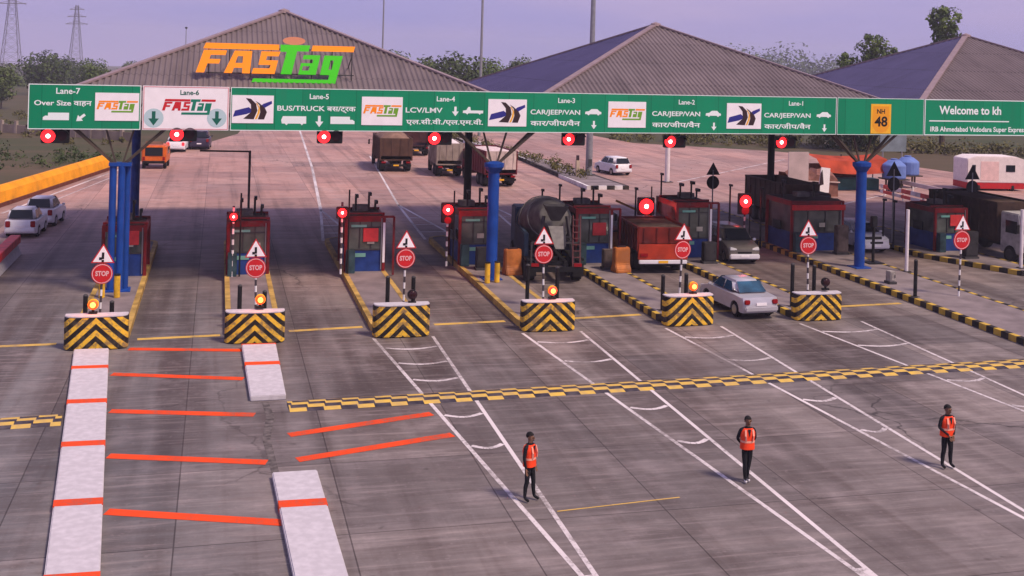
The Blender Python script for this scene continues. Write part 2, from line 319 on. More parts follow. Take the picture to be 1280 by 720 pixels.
island([(39.2,58),(41.5,52.3),(43,52.3),(43,68),(39.2,68)], K_YB, label='toll island on the opposite carriageway with yellow and black kerb', kw=.3)
mI = island([(29.7,90.5),(33.4,90.5),(33.2,104),(31.9,125),(28,170),(26.8,170),(30.8,120.6)], K_BW, 'median', 'planted median strip with a black and white kerb at its nose', .3, .3)
def ribbon(mb, pts, w, z=.0, mi=0):
    for a, b in zip(pts[:-1], pts[1:]):
        a, b = Vector(a), Vector(b); d = (b-a).normalized(); n = Vector((-d.y, d.x))*w/2
        mb.poly([(*(a+n),z),(*(a-n),z),(*(b-n),z),(*(b+n),z)], mi)
def arc(a, b, dip, n=6):
    a, b = Vector(a), Vector(b); return [a.lerp(b, i/n)+Vector((0, -dip*math.sin(math.pi*i/n))) for i in range(n+1)]
gore = MB(); ZM = -.014
for (xl, xr, xt, yt, ys) in ((6.0,8.3,7.9,22.6,(42.3,40.2,38.1,34.2,31.4)),(11.9,14.3,13.85,21.8,(42.4,39.6,34,30.8)),(17.95,20.4,19.55,23.5,(42.3,38.9,33.9,30.8)),(24.0,26.9,26.2,25,(42.4,40.1,35.2,32.2))):
    L0, R0, T = Vector((xl,43.9)), Vector((xr,43.9)), Vector((xt,yt))
    tl = T+Vector((-.12,0)); tr = T+Vector((.12,0))
    ribbon(gore, [L0, tl], .125, ZM); ribbon(gore, [R0, tr], .125, ZM)
    ribbon(gore, [T+Vector((0,.6)), T+Vector((.08,-2.2))], .34, ZM+.0006)
    for y in ys:
        t = (43.9-y)/(43.9-yt); a = L0.lerp(tl, t); b = R0.lerp(tr, t); ribbon(gore, arc((a.x+.1,a.y+.1), (b.x-.1,b.y+.1), .28), .16, ZM+.0012)
for (x0, x1, xt, yt) in ((6.05,8.1,7.0,79.6),(12.0,14.1,12.7,82),(18.1,20.2,19.3,82),(24.1,26.2,25.4,82)):
    ribbon(gore, [(x0,66.7),(xt,yt)], .17, ZM); ribbon(gore, [(x1,66.7),(xt,yt)], .17, ZM)
    for y in (69.5,72.5,75.5): 
        t = (y-66.7)/(yt-66.7); ribbon(gore, [(x0+(xt-x0)*t+.1,y),(x1+(xt-x1)*t-.1,y)], .17, ZM+.0012)
ribbon(gore, [(7.0,79.6),(8.6,108),(10.3,147),(14,238)], .22, ZM); ribbon(gore, [(12.7,82),(15.5,120)], .16, ZM)
ribbon(gore, [(-13.2,79),(-8.2,106.5)], .2, ZM); ribbon(gore, [(-12.0,79),(-7.2,106.5)], .12, ZM)
ribbon(gore, [(40,96),(62,118)], .16, ZM); ribbon(gore, [(44,78),(62,92)], .16, ZM)
struct(gore.build('road_marking', P_WHITE, recalc=False), 'white hatched gore lines painted before the islands', 'road marking')
yl = MB()
for a, b, c, d in ((-14,44.4,-5.5,44.7),(-2.7,45.0,.3,45.2),(2.9,45.5,5.8,45.8),(8.7,45.8,11.7,46),(14.6,46.1,17.8,46.4),(20.6,46.5,23.8,46.7),(26.8,46.7,30.8,47)): ribbon(yl, [(a,b),(c,d)], .30, ZM)
ribbon(yl, [(8.2,26.6),(11.5,26.9)], .05, ZM)
struct(yl.build('road_marking', P_YEL, recalc=False), 'thin yellow stop lines across the toll lanes', 'road marking')
rl = MB()
for a, b, c, d in ((-2.9,43.6,1.3,42.8),(-3.2,40.35,1.05,39.15),(-2.9,36.3,1.3,35.25),(-2.6,32.35,1.5,31.15),(-2.3,28.5,1.75,27.1),(2.2,33.25,6.55,34.5),(2.3,31.2,6.8,32.5)): ribbon(rl, [(a,b),(c,d)], .37, ZM+.002)
struct(rl.build('road_marking', P_RED, recalc=False), 'orange red bars painted across the two left lanes', 'road marking')
hp = MB()
def hump(x0, y0, x1, y1, w=1.1):
    root = MB(); n = 10; L = math.hypot(x1-x0, y1-y0); prof = [(j/n*w, .05*math.sin(math.pi*j/n)) for j in range(n+1)]
    vs = [(x, y, z) for x in (0, L) for y, z in prof]
    root.add(vs, [(j, j+1, n+2+j, n+1+j) for j in range(n)])
    o = root.build('rumble_strip', P_CHK, loc=(x0,y0,-.017), recalc=False); o.rotation_euler.z = math.atan2(y1-y0, x1-x0)
    return struct(o, 'low yellow and black chequered hump across the lanes', 'speed hump')
hump(2.35, 35.35, 31.1, 36.35); hump(-20, 34.1, -4.15, 35.15)
# slab dividers painted white with red bands
def divider(pts, bands, label):
    (xa, xb, y0), (xc, xd, y1) = pts; cx, cy = (xa+xb+xc+xd)/4, (y0+y1)/2
    root = thing('concrete_divider', label, 'lane divider', (cx,cy,-.02), 0, 'white slab dividers beside the left lane')
    h = .17
    MB().prism([(xa-cx,y0-cy),(xb-cx,y0-cy),(xd-cx,y1-cy),(xc-cx,y1-cy)], 'z', 0, h).build('slab', CONCW, root, bevel=.025)
    for yb, w in bands:
        t0 = (yb-y0)/(y1-y0); t1 = (yb+w-y0)/(y1-y0)
        f = lambda a, b, t: a+(b-a)*t
        p = [(f(xa,xc,t0),yb),(f(xb,xd,t0),yb-.03),(f(xb,xd,t1),yb+w-.03),(f(xa,xc,t1),yb+w)]
        c = Vector((sum(q[0] for q in p)/4, sum(q[1] for q in p)/4)); g = lambda q, k: (c.x+(q[0]-c.x)*k-cx, c.y+(q[1]-c.y)-cy)
        MB().prism([g(q,1.012) for q in p], 'z', -.0, h+.006).build('red_band', P_RED, root)
divider(((-2.6,-1.55,18),(-4.72,-3.55,43.2)), ((24.6,.35),(28.6,.4),(32.8,.4),(36.7,.4),(40.6,.35)), 'long white slab divider with red bands left of the lane, unbroken')
divider(((1.2,2.3,36.6),(1.06,2.28,43.1)), ((40.2,.4),(43.0,.1)), 'short white slab divider running up to the second chevron block')
divider(((1.95,3.0,18),(1.58,2.72,29.95)), ((27.6,.42),), 'white slab divider nearest the camera at the lower middle with one red band')
ct = MB(); ct.poly([(1.35,30,0),(1.55,30,0),(1.42,33,0),(1.62,35,0),(1.5,36.5,0),(1.3,36.5,0),(1.38,35,0),(1.2,33,0)])
struct(ct.build('expansion_joint', mat('joint_dirt', (.105,.09,.085), .9, var=.55, scale=5), loc=(.25,0,ZM), recalc=False), 'dirty crack between the two white slab dividers', 'road joint')
# ------------------------------------------------------------------ chevron blocks, bollards, signs, beacons
NTH = ['leftmost', 'second', 'third', 'fourth', 'fifth', 'sixth']
def block_mesh():
    b = MB(); n = 10; hw = 1.1; pts = []
    for i in range(n+1):
        t = math.pi+math.pi*i/n; pts.append((hw*math.copysign(abs(math.cos(t))**.55, math.cos(t)), -.12+.34*math.copysign(abs(math.sin(t))**.8, math.sin(t))))
    pts += [(hw,.16),(-hw,.16)]
    return pts
BP = block_mesh(); BLOCKME = MB().prism(BP, 'z', 0, 1.16).mesh('body', P_CHEV, bevel=.03); CAPME = MB().prism([(x*.985,y*.985) for x,y in BP], 'z', 0, .05).mesh('cap', CONCW, bevel=.015)
LBL = ['behind the long unbroken white slab', 'behind the short white slab and beside the closed lane', 'right of the two orange painted bars', 'with a reddish lit beacon, in front of the mixer truck', 'left of the silver sedan', 'right of the silver sedan']
for i, x in enumerate(ISL):
    c = x+IW/2; Y = 44.25+.13*i; yaw = R((1.5,-2,.8,-1.2,2.2,-.7)[i])
    t = thing('impact_block', 'yellow and black chevron block '+LBL[i], 'crash block', (c,Y-.25,0), yaw, 'chevron blocks at the island noses')
    for nm, me, z in (('body', BLOCKME, 0), ('cap', CAPME, 1.16)):
        o = bpy.data.objects.new(nm, me); COL.objects.link(o); o.parent = t; o.location.z = z
    t.scale.z = (1.0,.96,1.03,.98,1.02,.95)[i]
# pairs of dark steel posts
BPOS = [((107,370),(140,378)),((300,358),(331,365)),((485,347),(517,347)),((660,332),(697,335)),((829,345),(858,343)),((991,331),(1018,333))]
def post(px, Y, label, group='dark steel posts behind the chevron blocks', base=.22):
    p = AT(*px, Y); h = p.z-base
    t = thing('bollard', label, 'bollard', (p.x,Y,base), 0, group)
    MB().tube((0,0,0),(0,0,h),.085,n=12).build('post', BLACK, t, smooth=False); MB().lathe([(.09,h),(.09,h+.03),(.05,h+.07),(.005,h+.08)],12).build('cap', DGREY, t); MB().box((0,0,.012),(.34,.34,.024)).build('base_plate', DGREY, t)
for i, (a, b) in enumerate(BPOS):
    post(a, 46, 'black steel post, left of the pair behind the %s chevron block' % NTH[i]); post(b, 46, 'black steel post, right of the pair behind the %s chevron block' % NTH[i])
post((1145,326), 47.2, 'lone thick black post standing on the wide paved median', None)
SP = [((126,342),.40),((321,335),.40),((506,323),.40),((681,318),.40),((851,312),.40),((1012,307),.40),((1201,300),.45)]
SWH = ['in front of the leftmost booth and blue column', 'in front of the second booth from the left', 'in front of the third booth from the left', 'in front of the mixer truck', 'in front of the red truck', 'in front of the wide median booth', 'on the wide paved median near the right edge']
def tri(r): return [(r*math.sin(a), r*math.cos(a)) for a in (0, R(120), R(240))]
for i, (px, r) in enumerate(SP):
    Y = 47; p = AT(*px, Y)
    t = thing('stop_sign', 'red round stop sign under white triangle '+SWH[i], 'road sign', (p.x,Y,.22), 0, 'stop signs on striped posts')
    z = p.z-.22; t.rotation_euler = (R((1.2,-.8,.6,-1.5,1,-.5,.7)[i]),R((1.5,-1.2,.8,-.6,1.8,-1,.9)[i]),R((3,-5,4,-2,6,-4,2)[i]))
    MB().tube((0,.05,0),(0,.05,z+.9),.045,n=10).build('post', POST_RW, t)
    d = MB().tube((0,0,z),(0,.03,z),r,n=28).build('disc', SRED, t)
    ring = MB(); ring.add([(rr*math.cos(a),-.004,z+rr*math.sin(a)) for rr in (r*.86,r*.93) for a in [2*math.pi*k/28 for k in range(28)]], [(k,(k+1)%28,28+(k+1)%28,28+k) for k in range(28)])
    vs, fs = text_poly('STOP', .26, r*1.25, bold=.01); ring.add([(v.x,-.006,z+v.y) for v in vs], fs); ring.build('lettering', mat('sign_pale_print', (.75,.45,.45), .5, var=0), d, recalc=False)
    T = .5; zc = z+r+.27
    MB().prism([(a,zc+b) for a,b in tri(T)], 'y', .0, .03).build('triangle', SRED, t)
    k = MB().prism([(a,zc+b) for a,b in tri(T*.84)], 'y', -.006, .0).build('triangle_face', SWHITE, t)
    MB().box((0,-.010,zc+.03),(.09,.006,.26)).box((0,-.010,zc-.17),(.09,.006,.08)).box((-.09,-.010,zc-.08),(.1,.006,.10)).build('symbol', BLACK, k)
def glow(parent, loc, watts, col):
    l = bpy.data.lights.new('lamp_light','POINT'); l.energy = watts; l.color = col; l.specular_factor = .15; l.shadow_soft_size = .2; o = bpy.data.objects.new('lamp_light', l); COL.objects.link(o); o.parent = parent; o.location = loc
def beacon(px, Y, z0, lit, label):
    p = AT(*px, Y); t = thing('warning_beacon', label, 'warning light', (p.x,Y,z0), 0, 'warning beacons on the chevron blocks')
    MB().box((0,0,.04),(.3,.18,.08)).tube((0,0,.08),(0,0,.2),.05).build('base', BLACK, t, bevel=.008)
    MB().tube((0,-.08,.34),(0,.08,.34),.19,n=20).build('housing', SIGNY if lit else BLACK, t, bevel=.015)
    MB().lathe([(.165,0),(.165,.03),(.12,.06),(.01,.075)],20,(0,-.08,.34),axis=(0,-1,0)).build('lens', {0: DLENS, 1: E_AMB, 2: E_RED}[lit], t, smooth=True)
    if lit: MB().lathe([(.10,0),(.10,.02),(.06,.03),(.01,.035)],16,(0,-.145,.34),axis=(0,-1,0)).build('bulb', E_AMBC, t, smooth=True); glow(t, (0,-.45,.38), 14, (1,.16,.03))
BY = lambda px: 44.0+.13*min(range(6), key=lambda i: abs((116,325,515,690,866,1031)[i]-px))
beacon((116,400),BY(116),1.21,1,'lit amber beacon on the leftmost chevron block'); beacon((325,390),BY(325),1.21,1,'lit amber beacon on the second chevron block from the left'); beacon((515,382),BY(515),1.21,0,'unlit dark beacon on the third chevron block from the left')
beacon((690,375),BY(690),1.21,2,'lit reddish beacon on the chevron block before the mixer truck'); beacon((866,366),BY(866),1.21,1,'lit amber beacon on the chevron block left of the silver sedan'); beacon((1031,383),BY(1031),1.21,0,'unlit dark beacon on the chevron block right of the silver sedan')
# ------------------------------------------------------------------ toll booths
def booth(x, Y, w, d, h, label, extras, group='toll booths on the islands', wide=False):
    t = thing('toll_booth', label, 'toll booth', (x+w/2,Y,.228), 0, group); hw = w/2
    f = MB()
    for sx in (-1,1):
        for yy in (.07, d-.07): f.box((sx*(hw-.075),yy,h/2),(.15,.14,h))
    f.box((0,.07,h-.14),(w-.302,.14,.28)).box((0,d-.07,h-.14),(w-.302,.14,.28)); 
    for sx in (-1,1): f.box((sx*(hw-.075),d/2,h-.14),(.15,d-.282,.28))
    f.build('frame', DRED, t, bevel=.012)
    MB().box((0,d/2,h-.02),(w-.32,d-.30,.10)).build('roof', mat('booth_roof_brown',(.05,.03,.028),.8,var=.4,scale=2), t, bevel=.02)
    if not wide:
        for yy in (.5,d-.5): MB().bar((-hw,yy,h+.05),(hw,yy,h+.05),.1).build('roof_rail', DRED, t)
    MB().box((0,d/2,.52),(w-.31,d-.10,1.04)).build('lower_panel', DBLUE, t, bevel=.01)
    MB().box((0,d/2,(1.04+h-.28)/2+.002),(w-.33,d-.13,h-.28-1.05)).build('glazing', GLASSB, t)
    m = MB().box((0,.045,1.06),(w-.31,.05,.07)).box((0,.045,h-.55),(w-.31,.05,.05))
    for k in ((-.25,.3) if not wide else (-1.5,-.6,.5,1.4)): m.box((k,.04,(1.1+h-.28)/2),(.05,.045,h-.28-1.1))
    m.build('window_frame', DGREY, t)
    MB().box((-hw+.012,d*.55,1.3),(.05,.9,.5)).build('service_window', GLASS, t)
    for nb in (MB().box((-.3,.03,h-.48),(.75,.03,.11)), MB().box((-.25,.035,.80),(.6,.03,.18))): nb.build('notice', mat('pale_green_label', (.18,.42,.34), .5, var=.1), t)
    if 'white' in extras: MB().box((hw-.075,-.012,h*.52),(.11,.02,h*.72)).build('white_strip', SWHITE, t)
    if 'red' in extras: MB().box((.28,-.006,1.78),(.74,.05,.66)).build('display_panel', mat('red_panel', (.62,.05,.05), .4, var=.15), t, bevel=.02)
    if 'beam' in extras:
        MB().box((0,-.10,h-.35),(w*.98,.18,.30)).build('red_fascia', mat('bright_red_band', (.55,.03,.03), .4, var=.2), t)
        MB().box((-.6,-.01,.55),(.7,.05,.55)).build('green_notice', mat('green_notice', (.02,.25,.12), .5, var=.1), t)
    for k, (px, hh) in enumerate(((-.35,.75),(.30,.85),(.62,.45)) if not wide else ((-1.6,.9),(.4,.8))):
        c = MB().tube((px,d*.4,h+.1),(px,d*.4,h+.1+hh),.055,n=8).box((px+.03,d*.4-.1,h+.1+hh),(.14,.42,.16)).build('roof_camera', BLACK, t)
    if 'white' in extras:
        MB().bar((hw+.42,.1,-.2),(hw+.42,.1,h-.05),.10).bar((hw+.42,.1,h-.05),(hw,.1,h-.05),.10).build('side_frame', DRED, t)
    vr = random.Random(int(x*10)+3)
    MB().box((vr.uniform(-.3,.3),d*.62,h+.16),(.8,.6,.30)).build('air_conditioner', mat('grimy_grey_box',(.16,.14,.13),.7,var=.4,scale=3), t, bevel=.02)
    MB().box((-hw+.28,-.28,.55),(.42,.34,1.1)).build('ticket_machine', mat('machine_dark_teal',(.03,.06,.07),.5,var=.4,scale=3), t, bevel=.02)
    MB().box((vr.uniform(.1,.4),.02,1.35+vr.uniform(0,.3)),(.35,.03,.24)).build('paper_notice', mat('paper_cream',(.45,.42,.34),.8,var=.2), t)
    MB().tube((hw-.2,-.02,.1),(hw-.2,-.02,h-.1),.025,n=6).build('conduit', GREY, t)
    if 'mast' in extras:
        MB().tube((0,d+.2,0),(0,d+.2,5.6),.06,n=8).build('mast', DGREY, t)
    return t
booth(ISL[0]+.05,56.0,2.0,3.0,2.35,'dark red toll booth behind the leftmost blue column',('red',))
booth(ISL[1]+.05,55.8,2.0,3.0,2.55,'dark red toll booth in front of the thin mast with a crossarm',())
booth(ISL[2]+.05,56.0,2.0,3.0,2.7,'dark red toll booth with red display, white strip and a clear view of its front',('red','white'))
booth(ISL[3]+.0,57.2,2.05,3.0,2.75,'dark red toll booth just left of the middle blue column',())
booth(ISL[4]+.05,57.0,2.05,3.0,2.85,'dark red toll booth half hidden by the concrete mixer truck',('red','white'))
booth(ISL[5]+.05,58.0,2.1,3.0,3.0,'dark red toll booth between the red truck and the white nosed car',('white',))
booth(31.75,59.4,3.35,3.2,2.85,'wide blue and red toll booth on the median beside the right blue column',('beam',),wide=True)
booth(40.5,58.6,2.2,3.0,2.5,'dark toll booth of the opposite carriageway beside the parked lorry',('red',))
# gooseneck mast
gm = thing('height_mast', 'thin dark mast with a crossarm rising behind the second booth', 'mast', (1.62,59.6,.228))
MB().tube((0,0,0),(0,0,5.55),.06,n=10).build('pole', DGREY, gm); MB().tube((0,0,5.5),(-2.45,0,5.53),.045,n=8).build('crossarm', DGREY, gm); MB().box((0,0,.02),(.35,.35,.04)).build('base_plate', DGREY, gm)
# upright lane signals beside the booths
def lane_signal(px, Y, label, size=.55, double=False):
    p = AT(*px, Y); t = thing('lane_signal', label, 'signal light', (p.x,Y,.228), 0, 'red lane signals on posts by the booths'); z = p.z-.228
    MB().tube((0,.1,0),(0,.1,z+.5),.055,n=8).build('post', POST_RW, t)
    MB().box((.0,.1,z-.0),(size+.14,.2,size+(.5 if double else .14))).build('housing', BLACK, t, bevel=.03)
    zz = z+(.15 if double else 0)
    l = MB().tube((0,-.02,zz),(0,.0,zz),size/2,n=24).build('lens', E_RED, t); MB().tube((0,-.032,zz),(0,-.02,zz),size*.14,n=16).build('bulb', E_CORE, l)
    glow(t, (0,-.45,zz), 26, (1,.04,.03))
    if double: MB().tube((0,-.01,z-.38),(0,.0,z-.38),size*.34,n=20).build('lower_lens', RLENS, t)
    MB().tube((.33,.1,0),(.33,.1,z+1.1),.04,n=8).build('stay_pole', BLACK, t)
lane_signal((292,271),55.3,'small red lane signal left of the second booth',.34); lane_signal((428,266),55.4,'red lane signal at the left shoulder of the third booth',.42)
lane_signal((560,266),56.9,'red lane signal on striped post left of the middle blue column',.52,True); lane_signal((808,258),60.2,'large red lane signal above the red truck',.85); lane_signal((932,255),61,'large red lane signal above the white nosed car',.72,True)
# thin poles standing behind booths
for px, pb, Y, lab in (((678,238),.22,60.2,'thin black pole left above the mixer truck'),((700,232),.22,60.5,'thin black pole above the mixer drum'),((795,236),.22,61.5,'thin black pole left of the large red signal over the red truck'),((827,218),.22,61.5,'taller black pole right of the large red signal over the red truck'),((913,232),.22,61,'thin black pole left of the signal above the white nosed car'),((952,236),.22,60.5,'thin black pole beside the dark canopy column'),((1105,250),.22,60,'black pole beside the right blue column'),((1118,252),.22,60,'black pole further right of the right blue column')):
    p = AT(*px, Y); t = thing('pole', lab, 'pole', (p.x,Y,.228), 0, 'thin black poles behind the booths'); MB().tube((0,0,0),(0,0,p.z-.228),.06,.05,n=8).build('shaft', BLACK, t); MB().box((0,-.08,p.z-.2),(.12,.3,.12)).build('camera_head', BLACK, t)
def cabinet(x, y, w, h, m, lab):
    t = thing('equipment_cabinet', lab, 'cabinet', (x,y,.228), 0, 'equipment cabinets by the booths')
    MB().box((0,0,.06),(w+.1,.5,.12)).build('plinth', DGREY, t); MB().box((0,0,.12+h/2),(w,.42,h)).build('box', m, t, bevel=.02); MB().box((0,-.222,.12+h/2),(w-.12,.02,h-.14)).build('door', m, t); MB().box((w*.3,-.24,.12+h*.55),(.03,.03,.14)).build('handle', BLACK, t)
CB1 = mat('cabinet_brown_grey',(.10,.075,.065),.7,var=.4,scale=3); CB2 = mat('cabinet_dark',(.03,.028,.03),.6,var=.4,scale=3); CB3 = mat('cabinet_pale',(.30,.27,.25),.6,var=.3,scale=3)
for a in ((7.1,62.0,.9,1.2,CB2,'dark equipment cabinet behind the third booth'),(13.0,55.9,.7,1.0,CB2,'dark equipment cabinet beside the middle blue column'),(19.4,55.3,.6,.9,CB1,'brown equipment cabinet in front of the booth by the mixer truck'),(25.4,56.4,.7,1.0,CB2,'dark equipment cabinet in front of the booth beside the grey car'),
          (34.3,58.3,.7,1.5,CB1,'brown equipment cabinet on the median right of the blue column'),(33.9,61.5,.8,1.7,CB2,'tall dark equipment cabinet behind the right blue column'),(32.3,50.2,.3,.5,CB3,'small pale box on the median paving behind the lone black post'),(41.2,56.3,.8,1.4,CB2,'dark equipment cabinet in front of the booth of the opposite carriageway')): cabinet(*a)
# ------------------------------------------------------------------ overhead sign gantry
GSL = .04; GA = math.atan(GSL); GX0, GY0 = -8.0, 52.3
def SG(x, y):     # photo pixel -> (u, z) on the gantry face
    d = ray(x, y); t = (GY0-GSL*GX0)/(d.y-GSL*d.x); X, Y, Z = d.x*t, d.y*t, CAM_H+d.z*t
    return ((X-GX0)/math.cos(GA), Z)
gan = thing('sign_gantry', 'long overhead gantry with green lane signs on blue columns', 'sign gantry', (GX0,GY0,0), GA)
ZB, ZT = 7.28, 9.21
def panel(x0, x1, m, z0=ZB, z1=ZT, y0=-.03, y1=.03, name='sign_panel'):
    a = SG(x0,140)[0]; b = SG(x1,140)[0] if x1 < 1290 else 52
    return MB().box(((a+b)/2,(y0+y1)/2,(z0+z1)/2),(b-a,y1-y0,z1-z0)).build(name, m, gan), a, b
def border(mb, a, b, z0, z1, w=.035, y=-.036):
    for u0,u1,v0,v1 in ((a,b,z0,z0+w),(a,b,z1-w,z1),(a,a+w,z0+w,z1-w),(b-w,b,z0+w,z1-w)): mb.poly([(u0,y,v0),(u1,y,v0),(u1,y,v1),(u0,y,v1)])
def put(mb, txt, px, py, size, w_px=None, align='CENTER', y=-.037, bold=0.006, mi=0, shear=0):
    u, z = SG(px, py); w = None
    if w_px: w = abs(SG(px+w_px/2, py)[0]-SG(px-w_px/2, py)[0])
    vs, fs = text_poly(txt, size, w, align, bold, shear); mb.add([(u+v.x, y, z+v.y) for v in vs], fs, mi)
def pg(mb, pts, px, py, s, y=-.037, mi=0):
    u, z = SG(px, py); mb.poly([(u+a*s, y, z+b*s) for a, b in pts], mi)
DOWN = [(-.09,.35),(.09,.35),(.09,-.02),(.26,-.02),(0,-.38),(-.26,-.02),(-.09,-.02)]
def rot(pts, a): return [(x*math.cos(a)-y*math.sin(a), x*math.sin(a)+y*math.cos(a)) for x,y in pts]
CAR = [(-.75,-.12),(-.72,.1),(-.4,.14),(-.15,.33),(.4,.33),(.62,.12),(.78,.08),(.78,-.12),(.62,-.12),(.5,-.24),(.36,-.12),(-.3,-.12),(-.42,-.24),(-.56,-.12)]
BUS = [(-.85,-.2),(-.9,.05),(-.78,.34),(.9,.34),(.9,-.2),(.7,-.2),(.6,-.32),(.48,-.2),(-.4,-.2),(-.52,-.32),(-.64,-.2)]
TRK = [(-.95,-.22),(-.95,.0),(-.78,.12),(-.58,.12),(-.58,.36),(.95,.36),(.95,-.22)]
PICK = [(-.9,-.12),(-.88,.08),(-.6,.12),(-.42,.4),(-.25,.4),(-.2,.1),(.9,.1),(.9,-.14),(.7,-.14),(.6,-.26),(.48,-.14),(-.4,-.14),(-.5,-.26),(-.62,-.14)]
# lane 7 board
b7, a, b = panel(35,176,GREEN); t = MB(); border(t, a, b, ZB, ZT)
put(t,'Lane-7',85,114,.36); put(t,'Over Size वाहन',79,129,.30,72); pg(t,TRK,70,146.5,.55)
pg(t,rot(DOWN,-R(50)),101,147,.62); t.build('lettering', STXT, b7, recalc=False)
# lane 6 white board
b6, a, b = panel(178,286,SWHITE); t = MB(); border(t, a+.03, b-.03, ZB+.03, ZT-.03, .03); t.build('red_border', mat('pink_red_line', (.65,.2,.22), .5, var=0), b6, recalc=False)
t = MB(); put(t,'Lane-6',237,116,.30)
for x in (192,271): pg(t,DOWN,x,147.5,.85,-.039)
t.build('lettering', mat('dark_green_print', (.01,.12,.08), .5, var=0), b6, recalc=False)
for x in (192,271):
    u, z = SG(x,147.5); MB().poly([(u+.42*math.cos(k*.314),-.036,z+.42*math.sin(k*.314)) for k in range(20)]).build('arrow_disc', mat('pale_blue_disc', (.45,.60,.62), .5, var=0), b6, recalc=False)
# long green board lanes 5..1
bL, a, b = panel(288,1045,GREEN); t = MB(); border(t, a, b, ZB, ZT, .03)
put(t,'Lane-5',399,121,.33); put(t,'BUS/TRUCK बस/ट्रक',396,136,.32,98); pg(t,BUS,367,151,.62); pg(t,DOWN,399,151.5,.7); pg(t,[(-x,y) for x,y in TRK][::-1],428,151.5,.58)
put(t,'Lane-4',557,124,.33); put(t,'LCV/LMV',530,138,.33,46); pg(t,DOWN,569,139,.62); pg(t,PICK,591,139.5,.55); put(t,'एल.सी.वी./एल.एम.वी.',556,153,.30,96)
put(t,'Lane-3',708,126,.33); put(t,'CAR/JEEP/VAN',694,140.5,.32,62); pg(t,CAR,741,141,.55); put(t,'कार/जीप/वैन',694,154.5,.33,62); pg(t,DOWN,742,156,.55)
put(t,'Lane-2',858,128,.33); put(t,'CAR/JEEP/VAN',845,142.5,.32,60); pg(t,CAR,891,143,.55); put(t,'कार/जीप/वैन',845,156.5,.33,60); pg(t,DOWN,892,158,.55)
put(t,'Lane-1',995,129.5,.33); put(t,'CAR/JEEP/VAN',984,144.5,.32,58); pg(t,CAR,1029,144.5,.55); put(t,'कार/जीप/वैन',984,158.5,.33,58); pg(t,DOWN,1030,160,.55)
t.build('lettering', STXT, bL, recalc=False)
bN, a, b = panel(1046.2,1154.5,GREEN); t = MB(); border(t, a, b, ZB, ZT, .025); t.build('border_line', STXT, bN, recalc=False)
bW, a, b = panel(1155.5,1300,GREEN); t = MB(); border(t, a, b, ZB, ZT, .045)
u, z = SG(1163,151); t.poly([(u-.1,-.037,z-.03),(50,-.037,z-.03),(50,-.037,z+.03),(u-.1,-.037,z+.03)])
put(t,'Welcome to kh',1174,138,.62,align='LEFT',bold=.015); put(t,'IRB Ahmedabad Vadodara Super Express Tollway',1162,161.5,.37,align='LEFT',bold=.008); t.build('lettering', STXT, bW, recalc=False)
# logo lettering: strokes in a unit box, x 0..10, z 0..3.4
OR = [[(0,.45),(.55,2.1),(2.2,2.1),(2.1,1.75),(1.05,1.75),(.95,1.45),(1.75,1.45),(1.65,1.12),(.82,1.12),(.6,.45)],
      [(2.0,.45),(2.75,2.1),(4.0,2.1),(3.85,.45),(3.3,.45),(3.32,.85),(2.72,.85),(2.58,.45)],
      [(3.98,.45),(4.1,.85),(5.25,.85),(5.33,1.1),(4.45,1.1),(4.65,2.1),(6.0,2.1),(5.88,1.75),(5.05,1.75),(4.98,1.45),(5.85,1.45),(5.62,.45)]]
GR = [[(6.05,.45),(6.45,2.1),(6.0,2.1),(6.0,2.62),(8.1,2.62),(8.0,2.16),(7.18,2.16),(6.82,.45)],
      [(7.3,.45),(7.5,1.3),(8.3,1.3),(8.36,1.58),(7.6,1.58),(7.68,1.9),(8.85,1.9),(8.55,.45)],
      [(8.85,.45),(9.15,1.9),(10.45,1.9),(9.95,-.3),(4.0,-.3),(4.1,.12),(9.45,.12),(9.52,.45)]]
BAR1 = [(.5,2.2),(.68,2.62),(5.9,2.62),(5.9,2.2)]; BAR2 = [(8.2,2.2),(8.3,2.62),(11.3,2.62),(11.2,2.2)]
HOLES = [[(2.8,1.2),(2.98,1.7),(3.35,1.7),(3.32,1.2)],[(7.55,.75),(7.62,1.08),(8.12,1.08),(8.05,.75)],[(9.45,.85),(9.58,1.55),(9.82,1.55),(9.68,.85)]]
def card(x0, y0, x1, y1):
    c = SG((x0+x1)/2,(y0+y1)/2); w = SG(x1,(y0+y1)/2)[0]-SG(x0,(y0+y1)/2)[0]; h = SG(x0,y0)[1]-SG(x0,y1)[1]
    return MB().box((c[0],-.042,c[1]),(w,.02,h)).build('logo_board', SWHITE, gan), c[0], c[1], w, h
def logo(parent, u, z, w, cols=None, y=-.056):
    s = w/11.4; f = lambda P: [(u+(q[0]-5.6)*s, y, z+(q[1]-1.1)*s*1.15) for q in P]
    o = MB(); g = MB()
    for P in OR+[BAR1,BAR2]: o.poly(f(P))
    for P in GR: g.poly(f(P))
    o.build('orange_lettering', cols[0] if cols else ORANGE, parent, recalc=False); g.build('green_lettering', cols[1] if cols else mat('logo_green', (.16,.36,.03), .5, var=0), parent, recalc=False)
